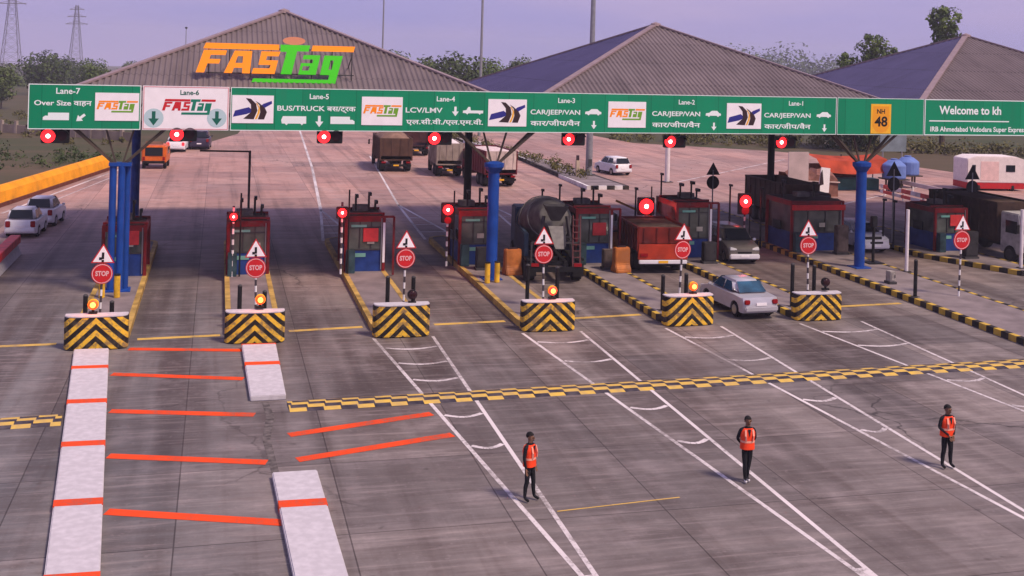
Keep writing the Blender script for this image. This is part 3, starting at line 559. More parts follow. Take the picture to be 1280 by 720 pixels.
def roadlogo(parent, u, z, w, h):
    b = MB(); L = lambda P: [(u+x*w/2, -.056, z+q*h/2) for x,q in P]
    b.poly(L([(-.95,-.55),(-.85,-.1),(-.2,.15),(.05,-.15),(-.3,-.35)]),0); b.poly(L([(.35,.2),(.5,.4),(.9,.62),(.92,.42),(.55,.1)]),0)
    b.add([(u+x*w/2,-.058,z+q*h/2) for x,q in [(-.35,.8),(-.1,.35),(-.08,-.2),(-.45,-.68),(.05,-.72),(.22,-.1),(.15,.4),(-.1,.75)]], [tuple(range(8))], 1)
    b.add([(u+x*w/2,-.058,z+q*h/2) for x,q in [(.1,.62),(.32,.3),(.36,-.2),(.25,-.72),(.55,-.72),(.68,-.2),(.58,.1),(.3,.45)]], [tuple(range(8))], 1)
    b.add([(u+x*w/2,-.060,z+q*h/2) for x,q in [(.15,.45),(.27,.1),(.22,-.3),(.1,-.7),(.2,-.7),(.33,-.25),(.34,.1),(.2,.45)]], [tuple(range(8))], 2)
    b.build('road_emblem', [NAVY, BRN, SIGNY], parent, recalc=False)
for k in ((119,116,174,151),(452,121,503,156.5),(760,127,807,159.5)):
    o, u, z, w, h = card(*k); logo(o, u, z, w*.95)
for k in ((290,119,342,154),(610,124,658,158),(908,129,951,161)):
    o, u, z, w, h = card(*k); roadlogo(o, u, z, w, h)
u, z = SG(236,134); logo(b6, u, z, 2.3, (SRED, mat('logo_teal', (.01,.2,.12), .5, var=0)), -.037)
o, u, z, w, h = card(1088,130,1113,167); o.data.materials[0] = SIGNY
sh = MB().poly([(u+x*w/2,-.055,z+q*h/2) for x,q in [(-.8,.85),(.8,.85),(.85,.2),(.85,-.5),(.5,-.85),(0,-.95),(-.5,-.85),(-.85,-.5),(-.85,.2)]]).build('shield', mat('amber_shield', (.80,.33,.02), .5, var=0), o, recalc=False)
t = MB(); put(t,'NH',1100.5,139.5,.34,y=-.058,bold=.01); put(t,'48',1100.5,152.5,.72,16,y=-.058,bold=.02); t.build('lettering', BLACK, o, recalc=False)
# structure behind the boards
ch = MB(); U1 = 52
for z in (7.4, 9.05):
    for y in (.14, .70): ch.bar((0.1,y,z),(U1,y,z),.12)
ch.build('chord', TRUSS, gan)
lt = MB(); k = 0; u = .2
while u < U1-2:
    for y in (.14,.70): lt.bar((u,y,7.4),(u+1,y,9.05),.06); lt.bar((u+1,y,9.05),(u+2,y,7.4),.06)
    lt.bar((u,.14,7.4),(u,.70,7.4),.06); lt.bar((u,.14,7.4),(u+2,.70,7.4),.05); lt.bar((u,.14,9.05),(u,.70,9.05),.06); u += 2
lt.build('lattice', TRUSS, gan)
for X in (-4.1, 12.9, 33.1):
    u = (X-GX0)/math.cos(GA); y = .42
    if X < 0:
        for du, dy in ((-.24,-.1),(.12,-.16),(.34,.2)): MB().tube((u+du,y+dy,.2),(u+du,y+dy,5.75),.15,n=16).build('column', BLUE, gan)
        MB().box((u+.05,y,.25),(1.1,.9,.06)).build('column_base', BLUE, gan)
    else: MB().tube((u,y,.2),(u,y,5.3),.27,n=20).box((u,y,.25),(.9,.9,.06)).build('column', BLUE, gan, smooth=False)
    if X < 0: MB().box((u+.05,y,5.75),(.95,.6,.14)).build('column_head', BLUE, gan)
    else: MB().lathe([(.27,5.3),(.44,5.55),(.48,5.6),(.48,5.78),(.2,5.86)],20,(u,y,0)).build('column_head', BLUE, gan)
    br = MB()
    for s in (-1,1):
        for yy in (.14,.70): br.bar((u+s*.2,y,5.75),(u+s*1.95,yy,7.36),.11)
        br.bar((u+s*.15,y,5.8),(u+s*.6,.42,7.36),.08)
    br.bar((u-1.8,.42,7.32),(u+1.8,.42,7.32),.1); br.build('bracket_arm', TRUSS, gan)
# signal heads hung under the gantry
for i, (x, y) in enumerate(((60,170),(221,168),(405,171),(543,173),(711,174),(838,177),(977,178))):
    u, z = SG(x, y); X = GX0+u*math.cos(GA); Yg = GY0+u*math.sin(GA)
    WH = ['at the far left end of the gantry','under the white lane sign','left of the brown truck','left of the middle bracket arms','right of the middle bracket arms','above the pale tall post','above the dark canopy column']
    t = thing('overhead_signal', 'red overhead signal under the green signs '+WH[i], 'signal light', (X,Yg,0), GA, 'red overhead signals under the gantry')
    MB().box((.28,.16,z),(1.15,.26,.62)).build('housing', BLACK, t, bevel=.03)
    MB().tube((0,.16,z+.22),(0,.16,7.36),.03,n=8).tube((.55,.16,z+.22),(.55,.16,7.36),.03,n=8).build('hanger', DGREY, t)
    l = MB().tube((0,.0,z),(0,.035,z),.29,n=24).build('lens', E_RED, t); MB().tube((0,-.014,z),(0,.0,z),.085,n=18).build('bulb', E_CORE, l)
    MB().tube((.55,.01,z),(.55,.035,z),.2,n=24).build('dark_lens', DLENS, t)
    v = MB()
    for cx in (0,.55):
        for k in range(10):
            a0, a1 = R(20)+R(140)*k/10, R(20)+R(140)*(k+1)/10
            v.poly([(cx+.30*math.cos(a0),.03,z+.30*math.sin(a0)),(cx+.30*math.cos(a1),.03,z+.30*math.sin(a1)),(cx+.30*math.cos(a1),-.2,z+.30*math.sin(a1)),(cx+.30*math.cos(a0),-.2,z+.30*math.sin(a0))])
    v.build('visor', BLACK, t, recalc=False)
# yellow guard posts at the column feet
for i, (px, w, lab) in enumerate((((127,372),'','yellow guard post at the left foot of the leftmost blue column'),((146,372),'','yellow guard post at the right foot of the leftmost blue column'),((609,354),'','yellow guard post at the left foot of the middle blue column'),((621,353),'','yellow guard post at the right foot of the middle blue column'))):
    g = G(*px, .228); t = thing('guard_post', lab, 'guard post', g, 0, 'yellow guard posts at the column feet')
    MB().tube((0,0,0),(0,0,.95),.13,n=14).build('post', mat('guard_yellow',(.72,.42,.03),.5,var=.25,dirt=.4), t, bevel=.02); MB().tube((0,0,.95),(0,0,1.0),.135,n=14).build('cap', BLACK, t)
# ------------------------------------------------------------------ canopy roofs
def roofmat(name, c):
    m, b, o, x, y, z = newmat(name, .5); oi = m.node_tree.nodes.new('ShaderNodeObjectInfo'); va = m.node_tree.nodes.new('ShaderNodeVectorMath'); va.operation = 'MULTIPLY_ADD'; va.inputs[1].default_value = (37,53,71); link(m, oi.outputs['Random'], va.inputs[0]); link(m, o, va.inputs[2]); v = va.outputs[0]
    n = noise(m, v, .35, 7, .65); st = noise(m, mapping(m, v, (2.2,.12,1)), 1.0, 5, .6); lap = mnode(m, 'GREATER_THAN', mnode(m, 'FRACT', mnode(m, 'DIVIDE', y, 2.7)), .975)
    sheetv = noise(m, mapping(m, mnode(m, 'FLOOR', mnode(m, 'DIVIDE', x, .96)), (7.3,0,0)), 1.0, 0)
    cc = mixc(m, ramp(m, n, .35, .7), c, tuple(k*1.35 for k in c)); cc = mixc(m, mnode(m, 'MULTIPLY', ramp(m, st, .5, .72), .45), cc, tuple(k*.45 for k in c)); cc = mixc(m, mnode(m, 'MULTIPLY', ramp(m, sheetv, .4, .6), .25), cc, tuple(k*1.5 for k in c)); cc = mixc(m, mnode(m, 'MULTIPLY', lap, .6), cc, tuple(k*.35 for k in c))
    link(m, cc, b.inputs['Base Color']); return m
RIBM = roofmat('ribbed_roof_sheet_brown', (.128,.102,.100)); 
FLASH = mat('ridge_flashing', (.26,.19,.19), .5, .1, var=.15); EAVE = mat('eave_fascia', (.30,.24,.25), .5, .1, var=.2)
RIBD = roofmat('ribbed_roof_sheet_shade', (.045,.040,.10))  # side slopes: shade away from the sun put into a darker, bluer colour
def slope(W_, D_, H_, pitch=.13):
    # one roof face: eave along x at y=0, apex at (0, D_, H_)
    b = MB(); n = int(2*W_/(pitch/2)); L = math.hypot(D_, H_); nn = Vector((0,-H_,D_))/L
    pts = []
    prof = [0, .0, .05, .05]
    xs = [-W_+2*W_*i/n for i in range(n+1)]
    for i, x in enumerate(xs):
        t = 1-abs(x)/W_; o = nn*(.06 if i % 4 in (1,2) else 0)
        pts.append((Vector((x,0,0))+o, Vector((x,D_*t,H_*t))+o))
    vs = [p for ab in pts for p in ab]
    return b.add(vs, [(2*i,2*i+2,2*i+3,2*i+1) for i in range(n)])
HW, HH, EZ = 10.95, 4.55, 8.45
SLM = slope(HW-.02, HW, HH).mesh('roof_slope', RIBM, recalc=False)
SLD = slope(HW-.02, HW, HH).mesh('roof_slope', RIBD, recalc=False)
RL = ['ribbed pyramid canopy roof carrying the orange and green lettering','ribbed pyramid canopy roof in the middle behind the lane signs','ribbed pyramid canopy roof at the right behind the welcome sign']
for i, (X, RY) in enumerate(((3.42,65.2), (25.8,66.0), (48.0,66.6))):
    t = thing('canopy_roof', RL[i], 'canopy roof', (X,RY,0), 0, 'pyramid canopy roofs over the toll lanes')
    for k in range(4):
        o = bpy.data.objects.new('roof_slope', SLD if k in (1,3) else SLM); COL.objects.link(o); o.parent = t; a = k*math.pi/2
        o.rotation_euler.z = a; o.location = (HW*math.sin(a), -HW*math.cos(a), EZ)
    fl = MB()
    for sx in (-1,1):
        for sy in (-1,1): fl.bar((sx*HW,sy*HW,EZ+.06),(0,0,EZ+HH+.08),.34,.09)
    fl.build('hip_flashing', FLASH, t); MB().lathe([(.35,EZ+HH-.05),(.30,EZ+HH+.12),(.02,EZ+HH+.22)],12).build('finial', FLASH, t)
    e = MB()
    for k in range(4):
        a = k*math.pi/2; e.box((HW*math.sin(a)*.998,-HW*math.cos(a)*.998,EZ-.16),(2*HW-.02 if k%2==0 else .12, .12 if k%2==0 else 2*HW-.14, .36))
    e.build('eave_fascia', EAVE, t)
    tr = MB()
    for q in range(-4,5):
        w = q*HW/4*.95
        tr.bar((-HW*.97,w,EZ-.1),(HW*.97,w,EZ-.1),.1); tr.bar((w,-HW*.97,EZ-.24),(w,HW*.97,EZ-.24),.1)
    tr.build('ceiling_grid', TRUSS, t)
    cols = [[(-7.85,3)],[(-HW+.1,3)],[(-HW+.1,6),(HW-.1,3)]][i]
    for cx, cy in cols:
        MB().tube((cx,cy,0),(cx,cy,6.6),.24,n=14).build('column', BLACK if i else DBLUE, t)
        s = MB()
        for dx in (-1,1):
            for dy in (-1,1): s.bar((cx,cy,6.3),(cx+dx*1.9,cy+dy*1.9,EZ-.3),.13)
        s.build('column_strut', TRUSS, t)
# big raised lettering on the first roof
LY = 56.35
ls = thing('roof_lettering', 'large raised orange and green lettering standing on the left roof slope', 'lettering sign', (0,LY,0))
def PX(P): return [(AT(247+q[0]*17.55,0,LY).x, AT(300,91.5-(q[1]-.45)*17.1 if q[1]>=.3 else 100-(q[1]+.1)*11,LY).z) for q in P]
def letters(polys, holes, name, m):
    cu = bpy.data.curves.new('c','CURVE'); cu.dimensions = '2D'; cu.fill_mode = 'BOTH'; cu.extrude = .05; cu.bevel_depth = .0
    for P in polys+holes:
        s = cu.splines.new('POLY'); Q = PX(P); s.points.add(len(Q)-1); s.use_cyclic_u = True
        for k, (x,z) in enumerate(Q): s.points[k].co = (x,z,0,1)
    o = bpy.data.objects.new('c', cu); COL.objects.link(o); dg = bpy.context.evaluated_depsgraph_get(); dg.update()
    me = bpy.data.meshes.new_from_object(o.evaluated_get(dg)); bpy.data.objects.remove(o)
    me.transform(Matrix.Rotation(math.pi/2,4,'X')); me.materials.clear(); me.materials.append(m); me.name = name
    o = bpy.data.objects.new(name, me); COL.objects.link(o); o.parent = ls; return o
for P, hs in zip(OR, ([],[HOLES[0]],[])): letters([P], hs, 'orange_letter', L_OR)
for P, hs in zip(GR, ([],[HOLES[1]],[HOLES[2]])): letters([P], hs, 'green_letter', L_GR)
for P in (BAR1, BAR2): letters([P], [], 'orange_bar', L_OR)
p = AT(369,55,LY); letters([[((369-247)/17.55+.95*math.cos(k*.314)*.85, 2.62+.30+.30*math.sin(k*.314)) for k in range(20)]], [], 'orange_dot', mat('salmon_paint',(.75,.30,.16),.5,var=.05))
fr = MB()
for k in range(8):
    x = -.5+k*.97; fr.bar((x,.2,9.5 if k>1 else 9.6),(x,.2,11.05),.05); fr.bar((x,.2,10.7),(x,1.9,10.05),.04)
fr.bar((-.6,.2,10.95),(6.4,.2,10.95),.05); fr.bar((-.6,.2,9.75),(6.4,.2,9.75),.05); fr.build('support_frame', DGREY, ls)
# ------------------------------------------------------------------ vehicles
def wheel(parent, x, y, r, w, side, hub=CHROME):
    wl_ = MB().lathe([(r*.62,-w/2),(r*.93,-w/2),(r,-w*.32),(r,w*.32),(r*.93,w/2),(r*.62,w/2)],22,(x,y,r),axis=(1,0,0)).build('wheel', RUB, parent)
    MB().lathe([(.02,-.012),(r*.2,.0),(r*.5,.01),(r*.62,.02),(r*.62,.05)],18,(x+side*(w/2-.03),y,r),axis=(side,0,0)).build('rim', hub, wl_)
def quadpt(c, u, v): return (c[0]*(1-u)+c[1]*u)*(1-v)+(c[3]*(1-u)+c[2]*u)*v
def pane(c, u0, u1, v0, v1, off=.012):
    n = (c[1]-c[0]).cross(c[3]-c[0]).normalized()*off
    return [quadpt(c,u,v)+n for u,v in ((u0,v0),(u1,v0),(u1,v1),(u0,v1))]
def car(name, label, cat, loc, rz, paint_, L=4.3, Wd=1.72, belt=.92, H=1.46, hood=1.05, deck=.75, hatch=False, lower=None, lamp_on=False, glass=GLASS, group=None, roof_m=None, plate=True):
    # nose towards +y, origin at ground centre
    t = thing(name, label, cat, loc, rz, group); hw = Wd/2; f, r = L/2, -L/2
    prof = [(r+.06,.28),(r,.48),(r+.02,.70),(r+.10,belt-.02),(r+(.14 if hatch else deck),belt+.02),(f-hood,belt+.02),(f-.28,belt-.16),(f-.04,belt-.30),(f,.50),(f-.05,.27)]
    wr = .33
    arch = lambda yc: [(yc+.40*math.cos(a), .30+.40*math.sin(a)) for a in [R(k) for k in range(0,181,20)]]
    prof = prof+[(y,max(z,.2)) for y,z in arch(f-.80)]+[(y,max(z,.2)) for y,z in arch(r+.78)]
    b = MB(); n = len(prof); sl = [(-1,.55,.05),(-.95,.80,.02),(-.82,.94,0),(-.5,.99,0),(0,1,0),(.5,.99,0),(.82,.94,0),(.95,.80,.02),(1,.55,.05)]; Y0 = L/2-.42
    for q, ky, dz in sl: b.v += [(q*hw, math.copysign(Y0+(abs(y)-Y0)*ky, y) if abs(y) > Y0 else y, z-(z-.62)*dz*2.2 if z > .62 else z) for y,z in prof]
    m_ = len(sl)
    b.f = [(k*n+i,k*n+(i+1)%n,(k+1)*n+(i+1)%n,(k+1)*n+i) for k in range(m_-1) for i in range(n)]+[tuple(range(n-1,-1,-1)),tuple((m_-1)*n+i for i in range(n))]; b.m = [0]*len(b.f)
    bo = b.build('body', paint_, t, smooth=True); bo.data.set_sharp_from_angle(angle=R(38))
    MB().box((0,0,.34),(Wd-.30,L-.4,.30)).build('underbody', BLACK, t)
    # greenhouse
    yb0 = r+(.10 if hatch else deck-.15); yb1 = f-hood+.12; yt0 = yb0+(.28 if hatch else .62); yt1 = yb1-.75; wb, wt = hw-.06, hw-.22
    B = [Vector(p) for p in ((-wb,yb0,belt-.02),(wb,yb0,belt-.02),(wb,yb1,belt-.02),(-wb,yb1,belt-.02))]; T = [Vector(p) for p in ((-wt,yt0,H),(wt,yt0,H),(wt,yt1,H),(-wt,yt1,H))]
    MB().add(B+T, [(3,2,1,0),(4,5,6,7),(0,1,5,4),(1,2,6,5),(2,3,7,6),(3,0,4,7)]).build('cabin', roof_m or paint_, t, bevel=.15, seg=5, smooth=True)
    rear = [B[0],B[1],T[1],T[0]]; front = [B[2],B[3],T[3],T[2]]; rs = [B[1],B[2],T[2],T[1]]; lsd = [B[3],B[0],T[0],T[3]]
    MB().poly(pane(rear,.08,.92,.16,.90)).build('rear_window', glass, t, recalc=False); MB().poly(pane(front,.07,.93,.12,.92)).build('windscreen', glass, t, recalc=False)
    for s_ in (rs, lsd):
        for u0,u1 in ((.12,.47),(.51,.84)): MB().poly(pane(s_,u0,u1,.16,.86)).build('side_window', glass, t, recalc=False)
    for sx in (-1,1):
        wheel(t, sx*(hw-.11), f-.80, .32, .22, sx); wheel(t, sx*(hw-.11), r+.78, .32, .22, sx)
        MB().box((sx*(hw-.20),r+.03,belt-.20),(.26,.09,.20 if not hatch else .34)).build('tail_light', E_RED if lamp_on else RLENS, t, bevel=.03)
        MB().prism([(sx*(hw-.08),belt-.36),(sx*(hw-.5),belt-.36),(sx*(hw-.45),belt-.26),(sx*(hw-.10),belt-.18)],'y',f-.22,f-.025).build('headlight', mat('headlamp_lens',(.75,.75,.72),.1,var=0), t, bevel=.02)
        MB().box((sx*(hw+.09),yb1-.35,belt+.06),(.18,.10,.13)).build('door_mirror', lower or paint_, t, bevel=.03)
    MB().box((0,r+.0,.46),(Wd-.14,.14,.24)).build('rear_bumper', lower or paint_, t, bevel=.05)
    MB().box((0,f-.01,.43),(Wd-.12,.16,.28)).build('front_bumper', lower or paint_, t, bevel=.05)
    MB().box((0,f-.035,.63),(.80,.05,.12)).build('grille', BLACK, t)
    if plate: MB().box((0,r-.012,.66),(.48,.03,.12)).build('number_plate', SWHITE, t); MB().box((0,f+.078,.45),(.46,.02,.11)).build('number_plate', SWHITE, t)
    return t
SILV = mat('silver_car_paint', (.50,.49,.52), .28, .35, var=.05, spec=.6); WCAR = mat('white_car_paint', (.72,.70,.72), .3, var=.05); BCAR = mat('grey_beige_car_paint', (.17,.155,.135), .3, .2, var=.15); OCAR = mat('orange_vehicle_paint', (.62,.13,.02), .4, var=.15)
BGLASS = mat('blue_grey_glass', (.02,.07,.12), .1, var=.5, scale=2, spec=.5)
car('sedan', 'silver sedan entering the toll lane, seen from behind', 'car', (22.55,46.9,-.02), R(3), SILV, L=4.2, Wd=1.72, belt=.95, H=1.46, deck=.80, glass=BGLASS, lamp_on=False)
car('hatchback', 'white hatchback at the far left driving along the orange wall, nearer of the two', 'car', (-10.45,70.6,-.02), R(-3), WCAR, L=3.4, Wd=1.72, belt=1.0, H=1.62, hatch=True)
car('hatchback', 'white hatchback partly hidden by the nearer one along the orange wall', 'car', (-10.0,74.6,-.02), R(-6), WCAR, L=3.4, Wd=1.72, belt=1.08, H=1.72, hatch=True)
car('multi_purpose_car', 'grey car with a white bumper facing the camera beside the median booth', 'car', (27.95,59.3,-.02), R(176), BCAR, L=4.5, Wd=1.82, belt=1.12, H=1.78, hood=.95, hatch=True, lower=WCAR)
car('hatchback', 'small white car alone on the far carriageway beyond the median', 'car', (36.4,103.2,-.02), R(10), WCAR, L=4.2, Wd=1.85, belt=1.05, H=1.65, hatch=True)
car('taxi', 'white car with red lamps far ahead beside the orange van', 'car', (-4.0,125.5,-.02), R(-4), WCAR, L=4.2, Wd=1.9, belt=1.05, H=1.6, hatch=True, lamp_on=True)
car('hatchback', 'dark car farthest left up the road under the white lane sign', 'car', (-1.75,128.5,-.02), R(-3), mat('dark_violet_car_paint',(.04,.03,.06),.35,var=.1), L=4.4, Wd=2.1, belt=1.2, H=1.95, hatch=True)
def truck(name, label, loc, rz, cab_m, box_m, L=8.0, Wd=2.4, H=3.2, box0=1.05, tail_m=None, load=None, ribs=True, lights=True, cab=True, tail_low=None, bump=BLACK):
    t = thing(name, label, 'truck', loc, rz); hw = Wd/2; f, r = L/2, -L/2
    ch = MB()
    for s in (-1,1): ch.box((s*.42,0,.85),(.14,L-.3,.26))
    for k in range(5): ch.box((0,r+.5+k*(L-1)/4,.85),(.70,.12,.2))
    ch.build('chassis', BLACK, t)
    cb = f-1.9
    if cab:
        MB().prism([(cb,.55),(f-.02,.55),(f,1.25),(f-.12,1.7),(f-.34,H*.86),(cb,H*.86)],'x',-hw+.08,hw-.08).build('cab', cab_m, t, bevel=.06)
        y0, y1, z0, z1 = f-.12, f-.34, 1.7, H*.86; c = [Vector((hw-.2,y0,z0)),Vector((-hw+.2,y0,z0)),Vector((-hw+.2,y1,z1)),Vector((hw-.2,y1,z1))]
        MB().poly(pane(c,.02,.98,.04,.86,.02)).build('windscreen', GLASS, t, recalc=False)
        for s in (-1,1):
            MB().box((s*(hw-.075),cb+.95,2.05),(.02,.95,.7)).build('side_window', GLASS, t); MB().box((s*(hw-.40),f+.0,1.0),(.36,.06,.22)).build('headlight', mat('headlamp_lens',(.75,.75,.72),.1,var=0), t)
            MB().bar((s*(hw-.1),f-.1,2.3),(s*(hw+.22),f-.02,2.3),.03).box((s*(hw+.22),f,2.05),(.16,.06,.46)).build('door_mirror', BLACK, t)
        MB().box((0,f+.03,.62),(Wd-.2,.16,.26)).build('front_bumper', bump, t, bevel=.03); MB().box((0,f-.005,1.28),(1.1,.05,.34)).build('grille', DGREY, t)
    y1 = cb-.12 if cab else f
    b = MB()
    for s in (-1,1): b.box((s*(hw-.03),(r+y1)/2,(box0+H)/2),(.06,y1-r,H-box0))
    b.box((0,y1-.03,(box0+H)/2),(Wd-.122,.06,H-box0)).box((0,(r+y1)/2,box0+.05),(Wd-.122,y1-r-.125,.10)); b.build('cargo_body', box_m, t)
    if ribs:
        rb = MB()
        for s in (-1,1):
            rb = MB()
            for k in range(9): rb.box((s*(hw+.028),r+.06+k*(y1-r-.12)/8,(box0+H)/2),(.055,.09,H-box0-.02))
            rb.box((s*(hw+.052),(r+y1)/2,H-.06),(.03,y1-r,.1)); rb.build('side_rib', box_m, t)
    MB().box((0,r+.03,(box0+H)/2+.2),(Wd-.122,.06,H-box0-.42)).build('tailgate', tail_m or box_m, t)
    for k in range(4): MB().box((-hw+.3+k*(Wd-.6)/3,r-.02,(box0+H)/2+.2),(.08,.05,H-box0-.5)).build('tailgate_rib', tail_m or box_m, t)
    if tail_low: MB().box((0,r+.025,box0-.02),(Wd-.02,.10,.80)).build('rear_panel', tail_low, t, bevel=.03)
    MB().box((0,r-.02,.62),(Wd-.1,.14,.20)).build('rear_bumper', bump, t, bevel=.03)
    if lights:
        for s in (-1,1): MB().box((s*(hw-.32),r-.055,.90 if not tail_low else .98),(.40,.05,.16)).build('tail_light', RLENS, t, bevel=.01)
    MB().box((0,r-.1,.63),(.5,.02,.13)).build('number_plate', SIGNY, t)
    for s in (-1,1):
        wheel(t, s*(hw-.16), f-1.0, .50, .28, s, DGREY)
        for yy in (r+1.2, r+2.4): wheel(t, s*(hw-.24), yy, .50, .46, s, DGREY)
        MB().box((s*(hw-.28),r+.45,.55),(.5,.03,.55)).build('mud_flap', RUB, t)
    if load:
        m, hh = load; n = 10; vs = []
        rng = random.Random(len(label)+3); y2 = y1-.1
        for i in range(n+1):
            for j in range(7):
                u, v = i/n, j/6; z = H-.12+hh*math.sin(math.pi*v)**.6*(math.sin(math.pi*min(1,max(0,u)))**.4)*rng.uniform(.85,1.1)
                vs.append((-hw+.08+v*(Wd-.16), r+.08+u*(y2-r-.1), z))
        MB().add(vs, [(i*7+j,(i+1)*7+j,(i+1)*7+j+1,i*7+j+1) for i in range(n) for j in range(6)]).build('load_cover', m, t, smooth=True, recalc=False)
    return t
BRB = mat('brown_truck_body', (.085,.045,.032), .7, var=.4, scale=1.2); TARP = mat('brown_tarpaulin', (.20,.12,.085), .85, var=.3, scale=1.5, bump=.3); BEI = mat('beige_truck_body', (.30,.24,.20), .65, var=.3, scale=1.3); MAR = mat('maroon_truck_body', (.12,.015,.022), .55, var=.3, scale=1.2)
REDT = mat('red_truck_body', (.15, .016, .010), .5, var=.4, scale=1.1, dirt=.4); REDB = mat('orange_red_truck_panel', (.42,.042,.016), .55, var=.25, scale=1.3, dirt=.3); PALE = mat('pale_tarpaulin', (.62,.55,.54), .8, var=.12, scale=1.5)
truck('tipper_truck', 'red tipper truck with a white bumper stopped in the toll lane, seen from behind', (22.5,58.0,-.02), R(-5), REDT, REDT, L=6.0, Wd=2.65, H=2.4, box0=1.15, load=(mat('rubble_load',(.07,.045,.035),.95,var=.5,scale=3),.12), tail_m=REDT, tail_low=REDB, bump=WCAR)
truck('cargo_truck', 'brown cargo truck with a bulging tarpaulin driving away beyond the booths', (16.0,108.6,-.02), R(-2), BRB, BRB, L=9, Wd=2.9, H=3.1, tail_m=BRB, load=(TARP,.75))
truck('cargo_truck', 'dark truck mostly hidden beyond the brown cargo truck', (20.6,124.0,-.02), R(-3), BRB, mat('dark_maroon_body',(.06,.02,.02),.7,var=.3), L=8, Wd=2.7, H=3.3)
truck('cargo_truck', 'greyish beige truck beyond the dark canopy column', (20.2,103.5,-.02), R(-3), BEI, BEI, L=7, Wd=2.3, H=3.0, load=(PALE,.4))
truck('cargo_truck', 'maroon truck with a pale tail panel behind the middle blue column', (22.6,96.3,-.02), R(3), MAR, MAR, L=8, Wd=2.7, H=3.0, tail_m=mat('pale_tail_panel',(.50,.40,.36),.6,var=.35,scale=1.4), load=(mat('white_pink_tarp',(.62,.50,.48),.8,var=.2),.15))
truck('lorry', 'dark brown lorry with a white cab facing the camera at the right edge', (44.75,59.2,-.02), R(180), mat('dusty_white_cab',(.42,.41,.40),.5,var=.2,dirt=.4), mat('dark_brown_lorry_body',(.045,.026,.02),.75,var=.4), L=8.6, Wd=2.6, H=3.3, load=(mat('dark_brown_tarp',(.07,.045,.034),.85,var=.35),.12))
# concrete mixer
def mixer(loc, rz):
    t = thing('concrete_mixer', 'dark grey concrete mixer truck seen from behind in the toll lane', 'mixer truck', loc, rz); DK = mat('mixer_dark_grey',(.13,.125,.115),.55,var=.35,scale=2,dirt=.5)
    L, hw = 8.2, 1.4; f, r = L/2, -L/2
    c = MB()
    for s in (-1,1): c.box((s*.45,-.2,.95),(.16,L-.6,.3)); 
    for k in range(6): c.box((0,r+.5+k*1.4,.95),(.74,.14,.22))
    c.build('chassis', BLACK, t)
    MB().prism([(f-1.8,.6),(f,.6),(f,1.5),(f-.2,2.9),(f-1.8,2.9)],'x',-1.2,1.2).build('cab', mat('mixer_cab_blue',(.05,.09,.16),.45,var=.2), t, bevel=.06)
    MB().prism([(1.0,1.1),(1.0,2.3),(-2.8,2.3),(-2.8,1.1)],'x',-1.38,-1.15).build('side_tank', mat('tank_blue_grey',(.03,.055,.085),.5,var=.3), t, bevel=.05)
    ax = Vector((0,-1,.24)); d = MB().lathe([(.35,-2.6),(.75,-2.4),(1.18,-1.3),(1.30,-.2),(1.22,.6),(.95,1.7),(.62,2.55),(.60,2.62),(.45,2.62)],26,(0,.2,2.45),axis=ax).build('drum', DK, t, smooth=True)
    q = ax.normalized().to_track_quat('Z','Y'); sp = MB(); pts = []
    for k in range(60):
        z = -1.9+4.3*k/59; rr = 1.33-.10*abs(z)-.06*z; rr = {True: rr}.get(True); a = k*.32; pts.append(q@Vector((rr*math.cos(a),rr*math.sin(a),z))+Vector((0,.2,2.45)))
    for p0, p1 in zip(pts[:-1],pts[1:]): sp.tube(p0,p1,.03,n=5)
    sp.build('spiral_rib', mat('mixer_rib_grey',(.16,.155,.15),.6,var=.3), d)
    h = MB().add([(-.55,r+.1,3.75),(.55,r+.1,3.75),(.55,r+1.2,3.75),(-.55,r+1.2,3.75),(-.2,r+.5,3.0),(.2,r+.5,3.0),(.2,r+1.0,3.0),(-.2,r+1.0,3.0)],[(0,1,5,4),(1,2,6,5),(2,3,7,6),(3,0,4,7),(4,5,6,7)]); h.build('hopper', DGREY, t)
    fm = MB()
    for s in (-1,1):
        fm.bar((s*.85,r+.4,1.0),(s*.55,r+.75,3.2),.13); fm.bar((s*1.15,r+.25,.9),(s*1.15,r+.25,2.0),.08); fm.bar((s*.9,r+.5,1.9),(-s*.2,r+.6,2.5),.08)
    fm.bar((-1.15,r+.25,1.98),(1.15,r+.25,1.98),.08); fm.bar((-.75,r+.55,2.2),(.75,r+.55,2.2),.12); fm.build('rear_frame', DGREY, t)
    MB().add([(-.35,r+.5,2.75),(.35,r+.5,2.75),(.30,r-.25,1.75),(-.10,r-.25,1.75),(-.42,r+.5,2.95),(.42,r+.5,2.95),(.38,r-.32,1.92),(-.18,r-.32,1.92)],[(0,1,2,3),(0,3,7,4),(1,2,6,5)]).build('chute', mat('chute_grey',(.16,.15,.14),.6,var=.35), t)
    ld = MB()
    for s in (.78,1.12): ld.bar((s,r+.1,.8),(s,r+.3,3.3),.05)
    for k in range(8): ld.bar((.78,r+.1+.025*k*.8,1.0+k*.3),(1.12,r+.1+.025*k*.8,1.0+k*.3),.04)
    ld.build('ladder', mat('ladder_red_brown',(.14,.05,.05),.6,var=.2), t)
    MB().box((0,r+.05,.72),(2.5,.16,.24)).build('rear_bumper', BLACK, t)
    for s in (-1,1):
        MB().box((s*1.0,r-.05,.95),(.36,.05,.16)).build('tail_light', RLENS, t)
        for yy in (f-1.1, r+1.2, r+2.5): wheel(t, s*1.12, yy, .52, .45 if yy < 0 else .3, s, DGREY)
        MB().prism([(r+.5,1.06),(r+.5,1.16),(r+3.2,1.16),(r+3.2,1.06)],'x',s*.9,s*1.38).build('mudguard', BLACK, t); MB().box((s*1.12,r+.5,.6),(.5,.03,.6)).build('mud_flap', RUB, t)
    return t
mixer((16.45,56.9,-.02), R(-7)).scale = (1.04,.95,1.0)
